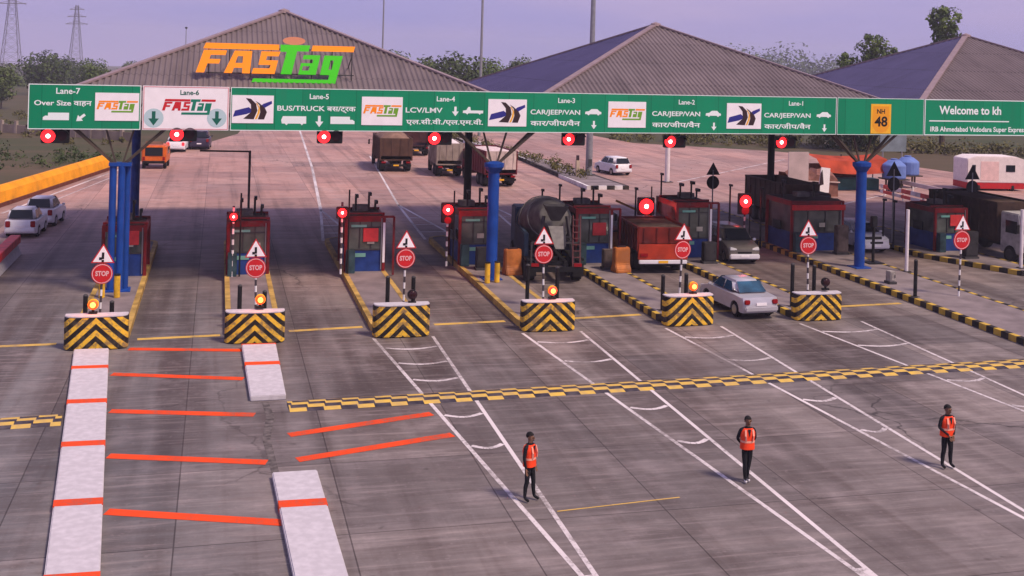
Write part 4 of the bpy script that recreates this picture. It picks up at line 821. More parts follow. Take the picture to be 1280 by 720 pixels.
car('hatchback', 'white car waiting on the opposite carriageway just right of the right blue column', 'car', (37.4,61.5,-.02), R(178), WCAR, L=4.0, Wd=1.75, belt=1.05, H=1.6, hatch=True)
truck('cargo_truck', 'dark brown truck in the opposite lane behind the waiting white car', (37.4,70.5,-.02), R(180), mat('dark_maroon_body',(.06,.02,.02),.7,var=.3), BRB, L=8, Wd=2.4, H=3.0)
# orange three-wheeler van ahead, left
def tempo(loc, rz):
    t = thing('goods_van', 'small orange goods van driving away on the left beyond the booths', 'van', loc, rz)
    MB().prism([(-1.9,.5),(1.6,.5),(1.9,1.0),(1.55,1.9),(.5,2.1),(-1.9,2.1)],'x',-1.05,1.05).build('body', OCAR, t, bevel=.12, seg=3)
    MB().box((0,-1.92,1.55),(1.5,.04,.75)).build('rear_window', GLASS, t, bevel=.01); MB().box((0,-1.93,.62),(1.9,.14,.24)).build('rear_bumper', BLACK, t, bevel=.03)
    MB().box((0,-1.6,2.3),(1.5,.12,.28)).build('roof_rack', TARP, t)
    for s in (-1,1):
        MB().box((s*.85,-1.92,.95),(.2,.05,.3)).build('tail_light', RLENS, t); MB().box((s*1.05,.2,1.55),(.03,1.6,.6)).build('side_window', GLASS, t)
        for y in (-1.2,1.2): wheel(t, s*.9, y, .36, .25, s, DGREY)
tempo((-5.3,108.3,-.02), R(-3))
# ------------------------------------------------------------------ people
SKIN = mat('brown_skin', (.20,.105,.065), .6, var=.05); CLOTH = mat('black_clothes', (.012,.012,.015), .85, var=.3, scale=6); VEST = mat('orange_red_vest', (.85,.06,.015), .7, var=.08, scale=5); REFL = mat('silver_pink_band', (.80,.34,.24), .5, var=.05); HAIR = mat('black_hair', (.010,.009,.009), .7, var=.2); SHOE = mat('white_shoe', (.6,.58,.58), .6, var=.1)
def skin_mesh(nodes, edges, name, sub=2):
    me = bpy.data.meshes.new(name); me.from_pydata([n[0] for n in nodes], edges, []); o = bpy.data.objects.new('k', me); COL.objects.link(o)
    md = o.modifiers.new('s','SKIN'); md.use_smooth_shade = True; md.branch_smoothing = .6
    for i, n in enumerate(nodes):
        d = me.skin_vertices[0].data[i]; r = n[1]; d.radius = r if isinstance(r, tuple) else (r, r); d.use_root = (i == 0)
    sb = o.modifiers.new('b','SUBSURF'); sb.levels = sub; sb.render_levels = sub
    dg = bpy.context.evaluated_depsgraph_get(); dg.update(); out = bpy.data.meshes.new_from_object(o.evaluated_get(dg)); bpy.data.objects.remove(o); out.name = name
    return out
def person(label, loc, rz, stance, hands, shoes=CLOTH, turn=0, k=1.0):
    # faces -y; hands: 'front' clasped, 'side' hanging
    t = thing('person', label, 'person', loc, rz); N = []; E_ = []
    def nd(p, r, par=None):
        N.append((Vector(p), r)); i = len(N)-1
        if par is not None: E_.append((par, i))
        return i
    pel = nd((0,0,.93),(.150,.115)); sp = nd((0,.0,1.08),(.140,.105),pel); ch_ = nd((0,.01,1.27),(.165,.115),sp); nk0 = nd((0,.015,1.43),(.085,.075),ch_); nk = nd((0,.005,1.50),.056,nk0)
    h0 = nd((0,-.012,1.57),(.070,.085),nk); h1 = nd((0,-.005,1.65),(.080,.098),h0); nd((0,.005,1.71),(.062,.075),h1)
    for s, st in ((-1,stance[0]),(1,stance[1])):
        dx, dy = st
        hp_ = nd((s*.085,0,.90),.098,pel); kn = nd((s*(.09+dx*.5),dy*.5-.01,.50),.062,hp_); cf = nd((s*(.092+dx*.7),dy*.75+.02,.36),.060,kn); an = nd((s*(.095+dx),dy+.02,.09),.043,cf); nd((s*(.11+dx),dy-.13,.04),(.042,.034),an)
    arms = []
    for s in (-1,1):
        sh = nd((s*.175,.015,1.40),.066,nk0)
        if hands == 'front': el = nd((s*.245,.03,1.14),.045,sh); wr = nd((s*.075,-.155,.955),.031,el); tip = Vector((-s*.3,-.25,-.9))
        elif hands == 'back': el = nd((s*.25,.09,1.14),.045,sh); wr = nd((s*.08,.155,.95),.031,el); tip = Vector((-s*.5,.2,-.8))
        else: el = nd((s*.235,.03,1.13),.045,sh); wr = nd((s*.235,-.04,.87),.031,el); tip = Vector((0,-.15,-1))
        arms.append((s, N[wr][0].copy(), tip.normalized(), wr))
    body = skin_mesh(N, E_, 'body'); body.materials.clear(); body.materials.append(CLOTH); body.materials.append(SKIN); body.materials.append(shoes)
    for p in body.polygons:
        c = p.center; p.material_index = 1 if c.z > 1.50 or False else (2 if c.z < .085 else 0)
    o = bpy.data.objects.new('body', body); COL.objects.link(o); o.parent = t
    hm = MB()
    for s, w, d, _ in arms:
        side = d.cross(Vector((0,1,0))).normalized(); pm = w+d*.045; nodes = [(w-d*.01,.028),(w+d*.05,(.040,.022)),(w+d*.085,(.040,.02))]; ed = [(0,1),(1,2)]
        for q, ln in enumerate((.055,.068,.062,.048)):
            off = side*(q-1.5)*.020; a = len(nodes); nodes += [(w+d*.10+off,.0095),(w+d*(.10+ln*.6)+off+Vector((0,-.010,0)),.0088),(w+d*(.10+ln)+off+Vector((0,-.03,0)),.008)]; ed += [(2,a),(a,a+1),(a+1,a+2)]
        a = len(nodes); nodes += [(w+d*.04+side*.045*(-s),.012),(w+d*.085+side*.06*(-s)+Vector((0,-.015,0)),.0095)]; ed += [(1,a),(a,a+1)]
        me = skin_mesh(nodes, ed, 'hand', 1); k0 = len(hm.v); hm.add([v.co for v in me.vertices],[tuple(p.vertices) for p in me.polygons]); bpy.data.meshes.remove(me)
    hm.build('hands', SKIN, t, smooth=True)
    # vest: shell following the torso, open V neck with pale bands
    v = MB(); rings = [(.90,.195,.155),(1.0,.192,.152),(1.12,.182,.145),(1.25,.200,.155),(1.34,.198,.150),(1.41,.165,.125),(1.455,.115,.095)]; n = 24
    vs = [(a*math.copysign(abs(math.cos(2*math.pi*i/n))**.8,math.cos(2*math.pi*i/n)), .008+b*math.copysign(abs(math.sin(2*math.pi*i/n))**.85,math.sin(2*math.pi*i/n)), z) for z,a,b in rings for i in range(n)]
    fs = [(j*n+i,j*n+(i+1)%n,(j+1)*n+(i+1)%n,(j+1)*n+i) for j in range(len(rings)-1) for i in range(n)]
    ve = v.add(vs, fs).build('safety_vest', VEST, t, smooth=True, recalc=True)
    bd = MB()
    bd.add([(x*1.03,y*1.04,z) for z,a,b in ((1.08,.186,.148),(1.135,.184,.146)) for x,y in [(a*math.copysign(abs(math.cos(2*math.pi*i/n))**.8,math.cos(2*math.pi*i/n)), .008+b*math.copysign(abs(math.sin(2*math.pi*i/n))**.85,math.sin(2*math.pi*i/n))) for i in range(n)]], [(i,(i+1)%n,n+(i+1)%n,n+i) for i in range(n)])
    for s in (-1,1):
        for sy in (-1,1): bd.bar((s*.095,sy*.150,1.13),(s*.11,sy*.160,1.27),.05,.012); bd.bar((s*.11,sy*.160,1.27),(s*.10,sy*.118,1.43),.05,.012)
    bd.build('reflective_band', REFL, ve)
    # shirt opening, hair, face
    MB().add([(-.05,-.130,1.445),(.045,-.128,1.44),(.0,-.172,1.24)],[(0,1,2)]).build('shirt_front', CLOTH, t, recalc=False)
    hb = MB(); prof = []
    nlat, nlon = 8, 18; vs = []
    for j in range(nlat+1):
        th = math.pi*.62*j/nlat
        for i in range(nlon):
            ph = 2*math.pi*i/nlon; lim = 1.0
            zz = math.cos(th); fr_ = -math.sin(ph)
            if fr_ > .25 and zz < .35: zz = .35
            vs.append((.092*math.sin(th)*math.cos(ph), .012+.112*math.sin(th)*math.sin(ph), 1.665+.105*zz))
    hb.add(vs, [(j*nlon+i,j*nlon+(i+1)%nlon,(j+1)*nlon+(i+1)%nlon,(j+1)*nlon+i) for j in range(nlat) for i in range(nlon)]).build('hair', HAIR, t, smooth=True, recalc=False)
    fc = MB().prism([(-.018,1.595),(.018,1.595),(.008,1.645),(-.008,1.645)],'y',-.128,-.095); fc.build('nose', SKIN, t, bevel=.004)
    ey = MB()
    for s in (-1,1): ey.lathe([(.001,-.008),(.012,-.003),(.012,.003),(.001,.008)],10,(s*.032,-.100,1.645),axis=(0,-1,0))
    ey.box((0,-.103,1.567),(.05,.012,.010)); ey.build('eyes_and_mouth', HAIR, t)
    er = MB()
    for s in (-1,1): er.box((s*.088,.0,1.63),(.018,.035,.06))
    er.build('ears', SKIN, t, bevel=.006)
    t.scale = (k,k,k); return t
g = G(661,625); person('person in orange vest and black clothes, arms hanging, leftmost on the road', (g.x,g.y,-.01), R(42), ((.05,.02),(.06,-.08)), 'side', k=.96).scale.x = .93
g = G(933,602); person('person in an orange vest with pale shoes standing on the white lines in the middle', (g.x,g.y,-.01), R(-5), ((-.045,-.04),(-.05,.06)), 'back', shoes=SHOE, k=.98)
g = G(1183,584); person('person in an orange vest with hands clasped in front standing farthest right', (g.x,g.y,-.01), R(8), ((.03,0),(.04,-.02)), 'front', k=.98).scale.x = 1.07
# ------------------------------------------------------------------ roadside things
YW = mat('orange_yellow_wall', (.80,.31,.006), .65, var=.14, scale=.8, dirt=.3)
t = thing('barrier_wall', 'long low orange yellow wall along the left road edge', 'barrier', (-13.7,82,0)); w = MB()
pts = [(-19,66),(-13.9,81.5),(-8.9,106.2)]
for a, b in zip(pts[:-1],pts[1:]):
    a, b = Vector(a), Vector(b); d = (b-a).normalized(); n = Vector((-d.y,d.x)); q = []
    for pnt in (a,b):
        for off, z in ((-.0,-.05),(.22,.9),(.5,1.25),(.75,1.25),(.8,-.05)): q.append((pnt.x+n.x*off+13.7,pnt.y+n.y*off-82,z))
    w.add(q, [(i,(i+1)%5,5+(i+1)%5,5+i) for i in range(5)]+[(4,3,2,1,0),(5,6,7,8,9)])
w.build('wall', YW, t); k = MB()
for a, b in zip(pts[:-1],pts[1:]):
    a, b = Vector(a), Vector(b); d = (b-a).normalized(); n = Vector((-d.y,d.x)); a2, b2 = a-n*.06, b-n*.06; k.bar((a2.x+13.7,a2.y-82,.1),(b2.x+13.7,b2.y-82,.1),.10,.3)
k.build('dark_plinth', mat('dark_red_plinth',(.14,.04,.025),.8,var=.3), t)
t = thing('crash_barrier', 'red topped concrete barrier at the left edge beside the outer lane', 'barrier', (-9.95,55,0)); 
MB().prism([(-.32,0),(.32,0),(.16,.45),(.13,.598),(-.13,.598),(-.16,.45)],'y',-6,8.7).build('base', CONCW, t, bevel=.02); MB().prism([(-.26,.60),(.26,.60),(.26,1.0),(-.26,1.0)],'y',-6,8.7).build('red_rail', mat('red_rail_paint',(.62,.03,.03),.5,var=.2,dirt=.3), t, bevel=.02); MB().box((.235,1.3,.25),(.02,14.6,.0)).build('edge_line', SRED, t) if False else None
# orange plastic barriers by the lanes
def drum(px, lab, h=1.25):
    g = G(*px, .228); t = thing('plastic_barrier', lab, 'plastic barrier', g, R(8), 'orange plastic barriers beside the mixer truck lane')
    MB().prism([(-.36,0),(.36,0),(.34,.18),(.20,.42),(.17,h),(-.17,h),(-.20,.42),(-.34,.18)],'x',-.42,.42).build('shell', mat('barrier_orange',(.46,.15,.035),.6,var=.35,dirt=.4,scale=1.6), t, bevel=.04); MB().box((0,0,h+.03),(.5,.14,.08)).build('top_grip', BRN, t, bevel=.02)
drum((640,343),'orange plastic barrier between the middle blue column and the mixer truck'); drum((776,340),'orange plastic barrier left of the red truck'); drum((770,318),'orange plastic barrier farther back left of the red truck')
p0, p1 = AT(768,250,66), AT(838,279,66)
t = thing('boom_barrier', 'raised yellowish boom barrier arm above the lane left of the red truck', 'boom barrier', (p1.x,66,.0))
MB().box((.1,0,p1.z/2),(.4,.5,p1.z)).build('cabinet', SIGNY, t, bevel=.03); MB().bar((0,-.3,p1.z-.1),(p0.x-p1.x,-.3,p0.z),.13,.13).build('arm', mat('boom_yellow_brown',(.42,.20,.05),.6,var=.3), t)
# white posts, round-triangle signs seen against the far road
def plainpost(px, ytop, Y, r, m, lab, base=0):
    p = AT(*px, Y); t = thing('post', lab, 'post', (p.x,Y,base)); MB().tube((0,0,0),(0,0,p.z-base),r,n=10).build('shaft', m, t); MB().box((0,0,.02),(r*4,r*4,.04)).build('base_plate', DGREY, t)
WP = mat('white_post_paint', (.70,.64,.64), .5, var=.1)
plainpost((1135,262),0,53,.09,WP,'tall slim white post on the median in front of the dark booth',.228); plainpost((1278,262),0,53.2,.09,WP,'slim white post in front of the lorry cab at the right edge',.228)
plainpost((835,180),0,96,.22,WP,'tall pale post beyond the red truck under the overhead signal')
def backsign(px, Y, lab, r=.42):
    p = AT(*px, Y); t = thing('road_sign', lab, 'road sign', (p.x,Y,0), 0, 'dark backed signs facing away'); z = p.z
    MB().tube((0,0,0),(0,0,z+.9),.05,n=8).build('post', GREY, t); MB().tube((0,-.03,z),(0,.0,z),r,n=22).build('disc', BLACK, t); MB().prism([(a,z+r+.36+b) for a,b in tri(.6)],'y',-.03,.0).build('triangle', BLACK, t)
backsign((891,228),76,'dark triangle and disc sign facing away above the white nosed car',.48); backsign((1117,230),62,'dark triangle and disc sign facing away right of the right blue column',.42); backsign((1215,234),62,'dark triangle and disc sign facing away in front of the white cabin',.42)
p = AT(1108,290,55.5); t = thing('signal_post', 'black cross shaped signal post seen from behind on the median', 'signal post', (34.6,55.5,.228)); MB().tube((0,0,0),(0,0,2.0),.08,n=10).box((0,0,.03),(.9,.9,.06)).build('post', BLACK, t); MB().box((0,0,1.35),(.95,.12,.14)).build('crossarm', BLACK, t); MB().box((0,0,2.25),(.34,.25,.6)).build('signal_head', BLACK, t, bevel=.04)
# far right roadside: stall, tank, cabin, board, rails, parapets
t = thing('goods_stack', 'brown tarpaulin covered stack between the pinkish board and the orange awning stall', 'goods stack', (47.6,86.5,-.05)); st_ = MB(); rr_ = random.Random(4); nn_ = 9
st_.add([(-2.2+4.4*i/nn_, y, max(0,z*(.75+.35*rr_.random()))) for y,z in ((-1.2,0),(-1.1,1.7),(-.2,2.3),(.8,2.1),(1.2,0)) for i in range(nn_+1)], [(j*(nn_+1)+i,j*(nn_+1)+i+1,(j+1)*(nn_+1)+i+1,(j+1)*(nn_+1)+i) for j in range(4) for i in range(nn_)]).build('tarpaulin', mat('stall_brown_cloth',(.20,.09,.07),.85,var=.3), t, recalc=False); MB().tube((-2.3,-1.0,1.35),(2.3,-1.25,1.2),.06,n=7).build('lashing', mat('pale_rope',(.5,.38,.34),.8,var=.2), t)
t = thing('market_stall', 'roadside stall under a sagging orange red awning', 'stall', (53.6,90,-.05))
a = MB(); nx = 8; aw = [(-3.4+6.8*i/nx, y, z-.22*math.sin(math.pi*i/nx)) for y,z in ((-1.6,1.75),(-.3,2.75),(1.6,3.05)) for i in range(nx+1)]
a.add(aw, [(j*(nx+1)+i,j*(nx+1)+i+1,(j+1)*(nx+1)+i+1,(j+1)*(nx+1)+i) for j in range(2) for i in range(nx)]).build('awning', mat('awning_orange_red',(.36,.05,.02),.85,var=.35,scale=.8), t, recalc=False)
q = MB()
for x in (-3.2,0,3.2): q.tube((x,-1.5,0),(x,-1.5,1.7),.05,n=7).tube((x,1.5,0),(x,1.5,3.0),.05,n=7)
q.build('pole', BRN, t); MB().box((0,.4,.5),(5.6,1.2,1.0)).build('counter', mat('stall_teal',(.06,.20,.20),.6,var=.4,scale=.9), t, bevel=.03); MB().box((-.5,1.4,1.1),(5.8,.06,2.2)).build('back_cloth', mat('stall_brown_cloth',(.20,.09,.07),.85,var=.3), t)
for x, y, z, lab, m in ((57.0,88.5,.0,'pale blue plastic water tank by the right blue column',mat('tank_blue',(.13,.20,.46),.5,var=.1)),(60.3,91.5,0,'pale blue water tank farther right behind the blue column',mat('tank_blue',(.13,.20,.46),.5,var=.1))):
    t = thing('water_tank', lab, 'water tank', (x,y,-.05)); MB().lathe([(.95,1.2),(1.0,1.3),(1.0,2.3),(.95,2.4),(.5,2.75),(.3,2.78),(.3,2.9),(.02,2.92)],20).build('tank', m, t); s = MB()
    for k in range(4): s.bar((.75*math.cos(k*1.57),.75*math.sin(k*1.57),0),(.75*math.cos(k*1.57),.75*math.sin(k*1.57),1.2),.12)
    s.box((0,0,1.14),(1.9,1.9,.1)).build('stand', TRUSS, t)
t = thing('notice_board', 'tall pinkish white board beside the dark canopy column', 'board', (44.6,82.5,0)); MB().box((0,0,2.2),(1.75,.08,3.4)).build('board', mat('pinkish_white_board',(.62,.47,.47),.6,var=.15,scale=1), t); MB().box((-.8,.08,1.5),(.08,.08,3.0)).box((.8,.08,1.5),(.08,.08,3.0)).build('leg', GREY, t)
t = thing('notice_board', 'white board tilted beside the orange awning stall', 'board', (48.0,84.5,0), R(10)); MB().prism([(-.55,.5),(.5,.4),(.6,2.4),(-.3,2.5)],'y',-.04,.04).build('board', SWHITE, t); MB().prism([(-.5,1.0),(-.05,1.1),(-.2,2.3),(-.4,2.0)],'y',-.05,-.042).build('dark_print', BRN, t); MB().box((-.3,.08,.6),(.07,.07,1.2)).box((.35,.08,.6),(.07,.07,1.2)).build('leg', GREY, t)
def cabin():
    t = thing('site_cabin', 'white portable cabin with a red base on the right roadside', 'cabin', (67.6,90.0,-.05), R(-8)); 
    MB().prism([(-2.7,.75),(2.7,.75),(2.7,2.85),(1.9,3.1),(-1.9,3.1),(-2.7,2.85)],'y',-1.3,1.3).build('wall', mat('cabin_cream',(.74,.66,.62),.55,var=.08), t, bevel=.05); MB().box((0,0,.48),(5.38,2.58,.52)).build('red_base', mat('cabin_red',(.45,.02,.025),.5,var=.15), t)
    MB().box((1.35,-1.31,2.05),(.85,.04,.6)).build('window', GLASS, t); MB().box((-2.1,-1.31,1.9),(.32,.04,.85)).build('window', GLASS, t); MB().box((-.6,-1.305,1.8),(1.7,.03,1.7)).build('pink_panel', mat('cabin_pink',(.72,.50,.46),.55,var=.1), t)
    for x in (-1.6,1.6):
        for y in (-1.1,1.1): wheel(t, x, y, .3, .2, math.copysign(1,y), DGREY)
cabin()
t = thing('direction_sign', 'grey backed direction sign on two posts beyond the opposite carriageway', 'road sign', (66.8,104,-.05)); MB().box((0,0,3.9),(3.0,.08,3.4)).build('board', mat('weathered_blue_grey',(.16,.20,.22),.6,var=.3,scale=.8), t); MB().tube((-1.1,.1,0),(-1.1,.1,5.6),.08,n=8).tube((1.1,.1,0),(1.1,.1,5.6),.08,n=8).build('post', GREY, t)
RW2 = kerbstripe('red_white_rail', 3.0, (.72,.65,.64), (.66,.10,.08), 0)
t = thing('guard_rail', 'long red and white guard rail across the far right roadside', 'guard rail', (G(1108,246).x,G(1108,246).y,0), math.atan2(G(1285,292).y-G(1108,246).y, G(1285,292).x-G(1108,246).x)); MB().box((12,0,.80),(26,.10,.34)).box((12,0,.35),(26,.10,.26)).build('rail', RW2, t, bevel=.02); q = MB()
for k in range(9): q.box((-.5+k*3.1,.1,.45),(.12,.12,.9))
q.build('post', WP, t)
t = thing('guard_rail', 'plain pale guard rail behind the red and white one', 'guard rail', (G(1120,236).x,G(1120,236).y,0), math.atan2(G(1285,274).y-G(1120,236).y, G(1285,274).x-G(1120,236).x)); MB().box((11,0,.72),(24,.10,.36)).build('rail', mat('pale_rail',(.55,.47,.47),.6,var=.15,scale=.7), t, bevel=.02); q = MB()
for k in range(8): q.box((-.5+k*3.1,.1,.40),(.12,.12,.8))
q.build('post', WP, t)
for px, lab in (((738,222),'thick grey high mast light pole rising from the median nose'),):
    t = thing('light_mast', lab, 'light mast', (32.6,98.9,.25)); MB().tube((0,0,0),(0,0,26),.32,.14,n=16).build('pole', GREY, t, smooth=False); MB().tube((0,0,0),(0,0,.12),.6,n=16).build('base', DGREY, t); MB().box((0,-.34,1.2),(.3,.12,.6)).build('switch_box', DGREY, t)
    MB().lathe([(.3,25.6),(1.1,25.8),(1.1,26.0),(.2,26.3)],16).build('lamp_ring', DGREY, t)
for x, y, h, r, lab in ((33.9,150,26,.22,'slender high mast light pole between the left and middle canopy roofs'),(27.4,199,30,.17,'thin far light pole behind the left canopy roof'),(-8.0,290,16,.14,'short thin far pole just above the left slope of the left canopy roof')):
    t = thing('light_mast', lab, 'light mast', (x,y,GZ(y))); MB().tube((0,0,0),(0,0,h),r,r*.6,n=10).build('pole', GREY, t); MB().lathe([(r,h-.3),(r*4 if h > 20 else r*2.2,h-.1),(r*2,h+.2)],12).build('lamp_ring', DGREY, t)
t = thing('notice_board', 'small pale post on the planted median beside the high mast', 'post', (31.3,98.2,.28)); MB().box((0,0,.7),(.35,.3,1.4)).build('pillar', mat('pale_ochre',(.5,.4,.3),.7,var=.2), t, bevel=.03); MB().box((0,0,1.6),(.22,.22,.5)).build('cap', BRN, t)
# lattice transmission towers far left
def pylon(x, y, h, lab):
    t = thing('lattice_tower', lab, 'lattice tower', (x,y,GZ(y)), R(20)); b = MB(); n = 11; w0 = h*.085
    P = lambda k: (w0*(1-k/n)**1.1+.5, h*k/n)
    for k in range(n):
        (wa,za),(wb,zb) = P(k),P(k+1)
        for i in range(4):
            c = [(-1,-1),(1,-1),(1,1),(-1,1)]; (ax,ay),(bx,by) = c[i],c[(i+1)%4]
            b.bar((ax*wa,ay*wa,za),(ax*wb,ay*wb,zb),.15); b.bar((ax*wa,ay*wa,za),(bx*wb,by*wb,zb),.08); b.bar((bx*wa,by*wa,za),(ax*wb,ay*wb,zb),.08); b.bar((ax*wb,ay*wb,zb),(bx*wb,by*wb,zb),.08)
    b.build('lattice', mat('far_steel',(.18,.17,.19),.6,.2,var=.1), t); a = MB()
    for k, ln in ((.74,4.5),(.84,3.8),(.94,3.0)): a.bar((-ln,0,h*k),(ln,0,h*k+.3),.3); a.bar((-ln,0,h*k),(0,0,h*k+1.4),.15); a.bar((ln,0,h*k),(0,0,h*k+1.4),.15)
    a.build('crossarm', mat('far_steel',(.18,.17,.19),.6,.2,var=.1), t)
d = ray(95,60); pylon(d.x/d.y*520, 520, 31, 'farther lattice tower standing right of the other at the far left'); d = ray(14,60); pylon(d.x/d.y*430, 430, 36, 'lattice tower at the far left edge, cut off by the top')
# ------------------------------------------------------------------ vegetation
def leaves(rng, clumps, per, size, flat=.8):
    vs, fs = [], []
    for c, rr in clumps:
        for _ in range(per):
            d = Vector((rng.gauss(0,1),rng.gauss(0,1),rng.gauss(0,1)*flat)).normalized()*rr*rng.uniform(.55,1.05); p = c+d
            n = (d.normalized()+Vector((rng.uniform(-.8,.8),rng.uniform(-.8,.8),rng.uniform(-.2,.9)))).normalized(); a = n.orthogonal().normalized(); a.rotate(Matrix.Rotation(rng.uniform(0,6.28),3,n)); b = n.cross(a); s = size*rng.uniform(.5,1.2)
            k = len(vs); vs += [p-a*s, p-b*s*.55, p+a*s, p+b*s*.55]; fs.append((k,k+1,k+2,k+3))
    return vs, fs
def treemesh(seed, h, w, trunk=.3, nl=16, per=70, size=.28, tall=False, m=LEAF, droop=.8):
    rng = random.Random(seed); cl = []; tb = MB(); th = h*trunk
    tb.tube((0,0,-.1),(0,0,th),.035*h*.6,.022*h*.6,n=8); top = Vector((rng.uniform(-.1,.1)*w,rng.uniform(-.1,.1)*w,h*.78)); tb.tube((0,0,th),top,.022*h*.6,.006*h,n=7)
    for k in range(nl):
        u = (k+.5)/nl; z = th+(h-th)*(.10+.82*u); env = (math.sin(math.pi*(.12+.80*u))**.7)*(1 if not tall else (.75+.25*math.sin(u*11+seed)))
        a = k*2.4+rng.uniform(-.5,.5); r_ = w*.5*env*rng.uniform(.35,.85); c = Vector((r_*math.cos(a),r_*math.sin(a),z)); cl.append((c, w*(.15 if tall else .24)*rng.uniform(.6,1.15)))
        tb.tube(Vector((0,0,th)).lerp(top,max(0,u-.15)),c,.010*h*.6,.003*h,n=5)
    vs, fs = leaves(rng, cl, per, size, droop); cr = bpy.data.meshes.new('crown'); cr.from_pydata(vs,[],fs); cr.materials.append(m)
    return cr, tb.mesh('trunk', BARK)
TM = [treemesh(1,10,9,.2,18,170,.36), treemesh(2,8,9,.15,16,170,.36,m=LEAF_D), treemesh(3,9,7,.22,16,170,.34,m=LEAF_B), treemesh(4,16,6.0,.42,30,90,.26,True), treemesh(5,6,7.5,.08,14,170,.34,m=LEAF_D), treemesh(6,7,6,.12,15,170,.33,m=LEAF_B)]
def tree(k, x, y, sc, lab, rz=0, z=0, group='trees beyond the plaza', cat='tree', nm='tree'):
    t = thing(nm, lab, cat, (x,y,GZ(y)), rz, group); t.scale = (sc,sc,sc)
    for n, me in zip(('crown','trunk'), TM[k]): o = bpy.data.objects.new(n, me); COL.objects.link(o); o.parent = t
    return t
def at_px(x, Y): d = ray(x, 0); return d.x/d.y*Y
for k, x, Y, sc, lab in ((3,1182,130,1.20,'tall airy tree rising behind the right canopy roof'),(3,1092,134,.96,'eucalyptus like tree left of the right roof, tallest of its cluster'),(3,1062,136,.80,'lower leaning tree at the left end of the cluster beside the right roof'),(3,1116,139,.86,'slim tree at the right end of the cluster beside the right roof'),(4,1075,132,1.5,'bushy crown at the foot of the tree cluster beside the right roof'),
    (1,58,260,1.05,'round dark tree left of centre above the lane seven sign'),(0,118,235,.74,'rounded green tree just right of the far left tower'),(2,5,200,.78,'hazy bushy tree at the left edge of the picture'),(5,165,300,1.0,'small far tree peeping over the left slope of the left roof'),(1,85,330,.95,'far tree between the two lattice towers'),
    (1,574,190,1.25,'dark tree with a pointed top beside the slender high mast'),(0,612,200,.95,'green tree right of the slender high mast'),(2,535,210,1.05,'hazy tree over the right slope of the left roof'),(5,492,260,1.50,'small far tree near the thin pole over the left roof'),(2,650,230,1.1,'pale tree above the left slope of the middle roof'),(4,556,150,1.25,'low bush behind the right end of the left roof')):
    tree(k, at_px(x,Y), Y, sc, lab, rz=x*.37)
rng = random.Random(11)
# hedge on the median, scrub and a far wood (masses nobody could count)
def mass(name, lab, cl, per, size, m, cat):
    vs, fs = leaves(random.Random(5), cl, per, size); me = bpy.data.meshes.new(name); me.from_pydata(vs,[],fs); me.materials.append(m); o = bpy.data.objects.new(name, me); COL.objects.link(o); return tag(o, lab, cat, None, 'stuff')
cl = []
for k in range(70):
    u = (k+.5)/70; y = 96+u*68; xc = (31.5 if y < 106 else 31.5-(y-106)*.065); cl.append((Vector((xc+rng.uniform(-.7,.7)*(1.2 if y<110 else .9),y,.45+rng.uniform(0,.35))), rng.uniform(.4,.75)))
mass('hedge', 'low olive hedge planted along the median strip', cl, 60, .13, LEAF_O, 'hedge')
cl = [(Vector((at_px(rng.uniform(-60,178),Y),Y,rng.uniform(.0,.5))), rng.uniform(.3,.8)) for Y in [rng.uniform(132,190) for _ in range(90)]]
mass('scrub', 'low dry scrub along the field edge at the left', cl, 45, .2, LEAF_O, 'scrub')
cl = [(Vector((at_px(rng.uniform(-40,150),Y),Y,rng.uniform(0,.5))), rng.uniform(.4,1.0)) for Y in [rng.uniform(104,122) for _ in range(26)]]
mass('scrub', 'dark green weeds behind the orange yellow wall', cl, 60, .16, LEAF_D, 'scrub')
cl = []
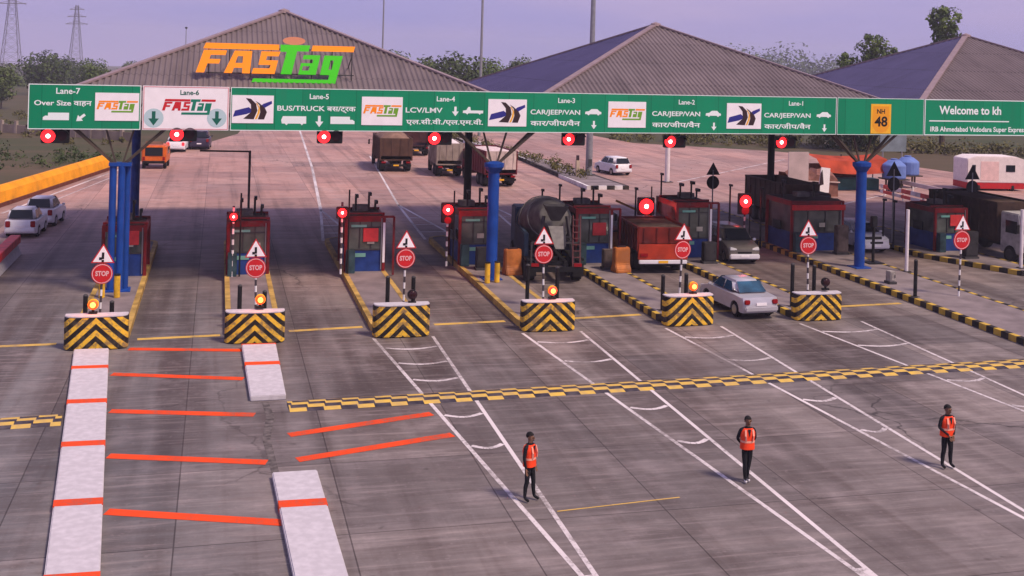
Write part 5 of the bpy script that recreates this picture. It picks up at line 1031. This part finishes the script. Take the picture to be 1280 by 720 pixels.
for k in range(150):
    u = rng.random(); a, b = Vector((50,142)), Vector((96,118)); p = a.lerp(b,u)+Vector((rng.uniform(0,5),rng.uniform(0,9))); cl.append((Vector((p.x,p.y,rng.uniform(.1,1.2))), rng.uniform(.6,1.4)))
mass('scrub', 'olive brown scrub along the far right roadside', cl, 50, .22, LEAF_O, 'scrub')
cl = []
for k in range(420):
    Y = rng.uniform(330,560); x = at_px(rng.uniform(-250,1450),Y); hgt = rng.uniform(2,8.5)*(.8+.4*math.sin(x*.03)); cl.append((Vector((x,Y,GZ(Y)+hgt*.5)), hgt*rng.uniform(.6,.85)))
mass('far_wood', 'hazy far belt of trees along the horizon', cl, 55, 1.0, LEAF_B, 'wood')
cl = []
for k in range(150):
    Y = rng.uniform(620,760); px = rng.uniform(880,1120); hgt = 17+11*max(0,math.sin((px-860)*.015))*(.7+.4*math.sin(px*.11)); cl.append((Vector((at_px(px,Y),Y,GZ(Y)+hgt*.5)), hgt*rng.uniform(.45,.65)))
mass('far_wood', 'bluish dark wooded rise between the middle and right roofs', cl, 70, 1.3, LEAF_D, 'wood')
# fence posts and little walls in the left field
t = thing('field_wall', 'low pale boundary wall with pillars across the left field', 'wall', (-26,150,-.05), math.atan2(-16,21)); q = MB().box((9,0,.5),(26,.2,1.0)); q.build('wall', mat('dusty_wall',(.22,.17,.14),.9,var=.3,scale=.5), t); q = MB()
for k in range(12): q.box((-3.6+k*2.3,0,.75),(.35,.35,1.5))
q.build('pillar', mat('dusty_pillar',(.30,.24,.20),.9,var=.3,scale=.5), t)
# haze
hz = MB().box((250,980,4),(3000,2160,74)).build('haze', mat('haze_tmp',(1,1,1))); hm_ = bpy.data.materials.new('haze_air'); hm_.use_nodes = True; nn = hm_.node_tree.nodes; nn.clear(); ou = nn.new('ShaderNodeOutputMaterial'); pv = nn.new('ShaderNodeVolumePrincipled')
pv.inputs['Color'].default_value = (.86,.84,.98,1); pv.inputs['Density'].default_value = .00040; hm_.node_tree.links.new(pv.outputs[0], ou.inputs['Volume']); hz.data.materials.clear(); hz.data.materials.append(hm_); tag(hz, 'pale evening haze hanging over the plaza and fields', 'haze', None, 'stuff')
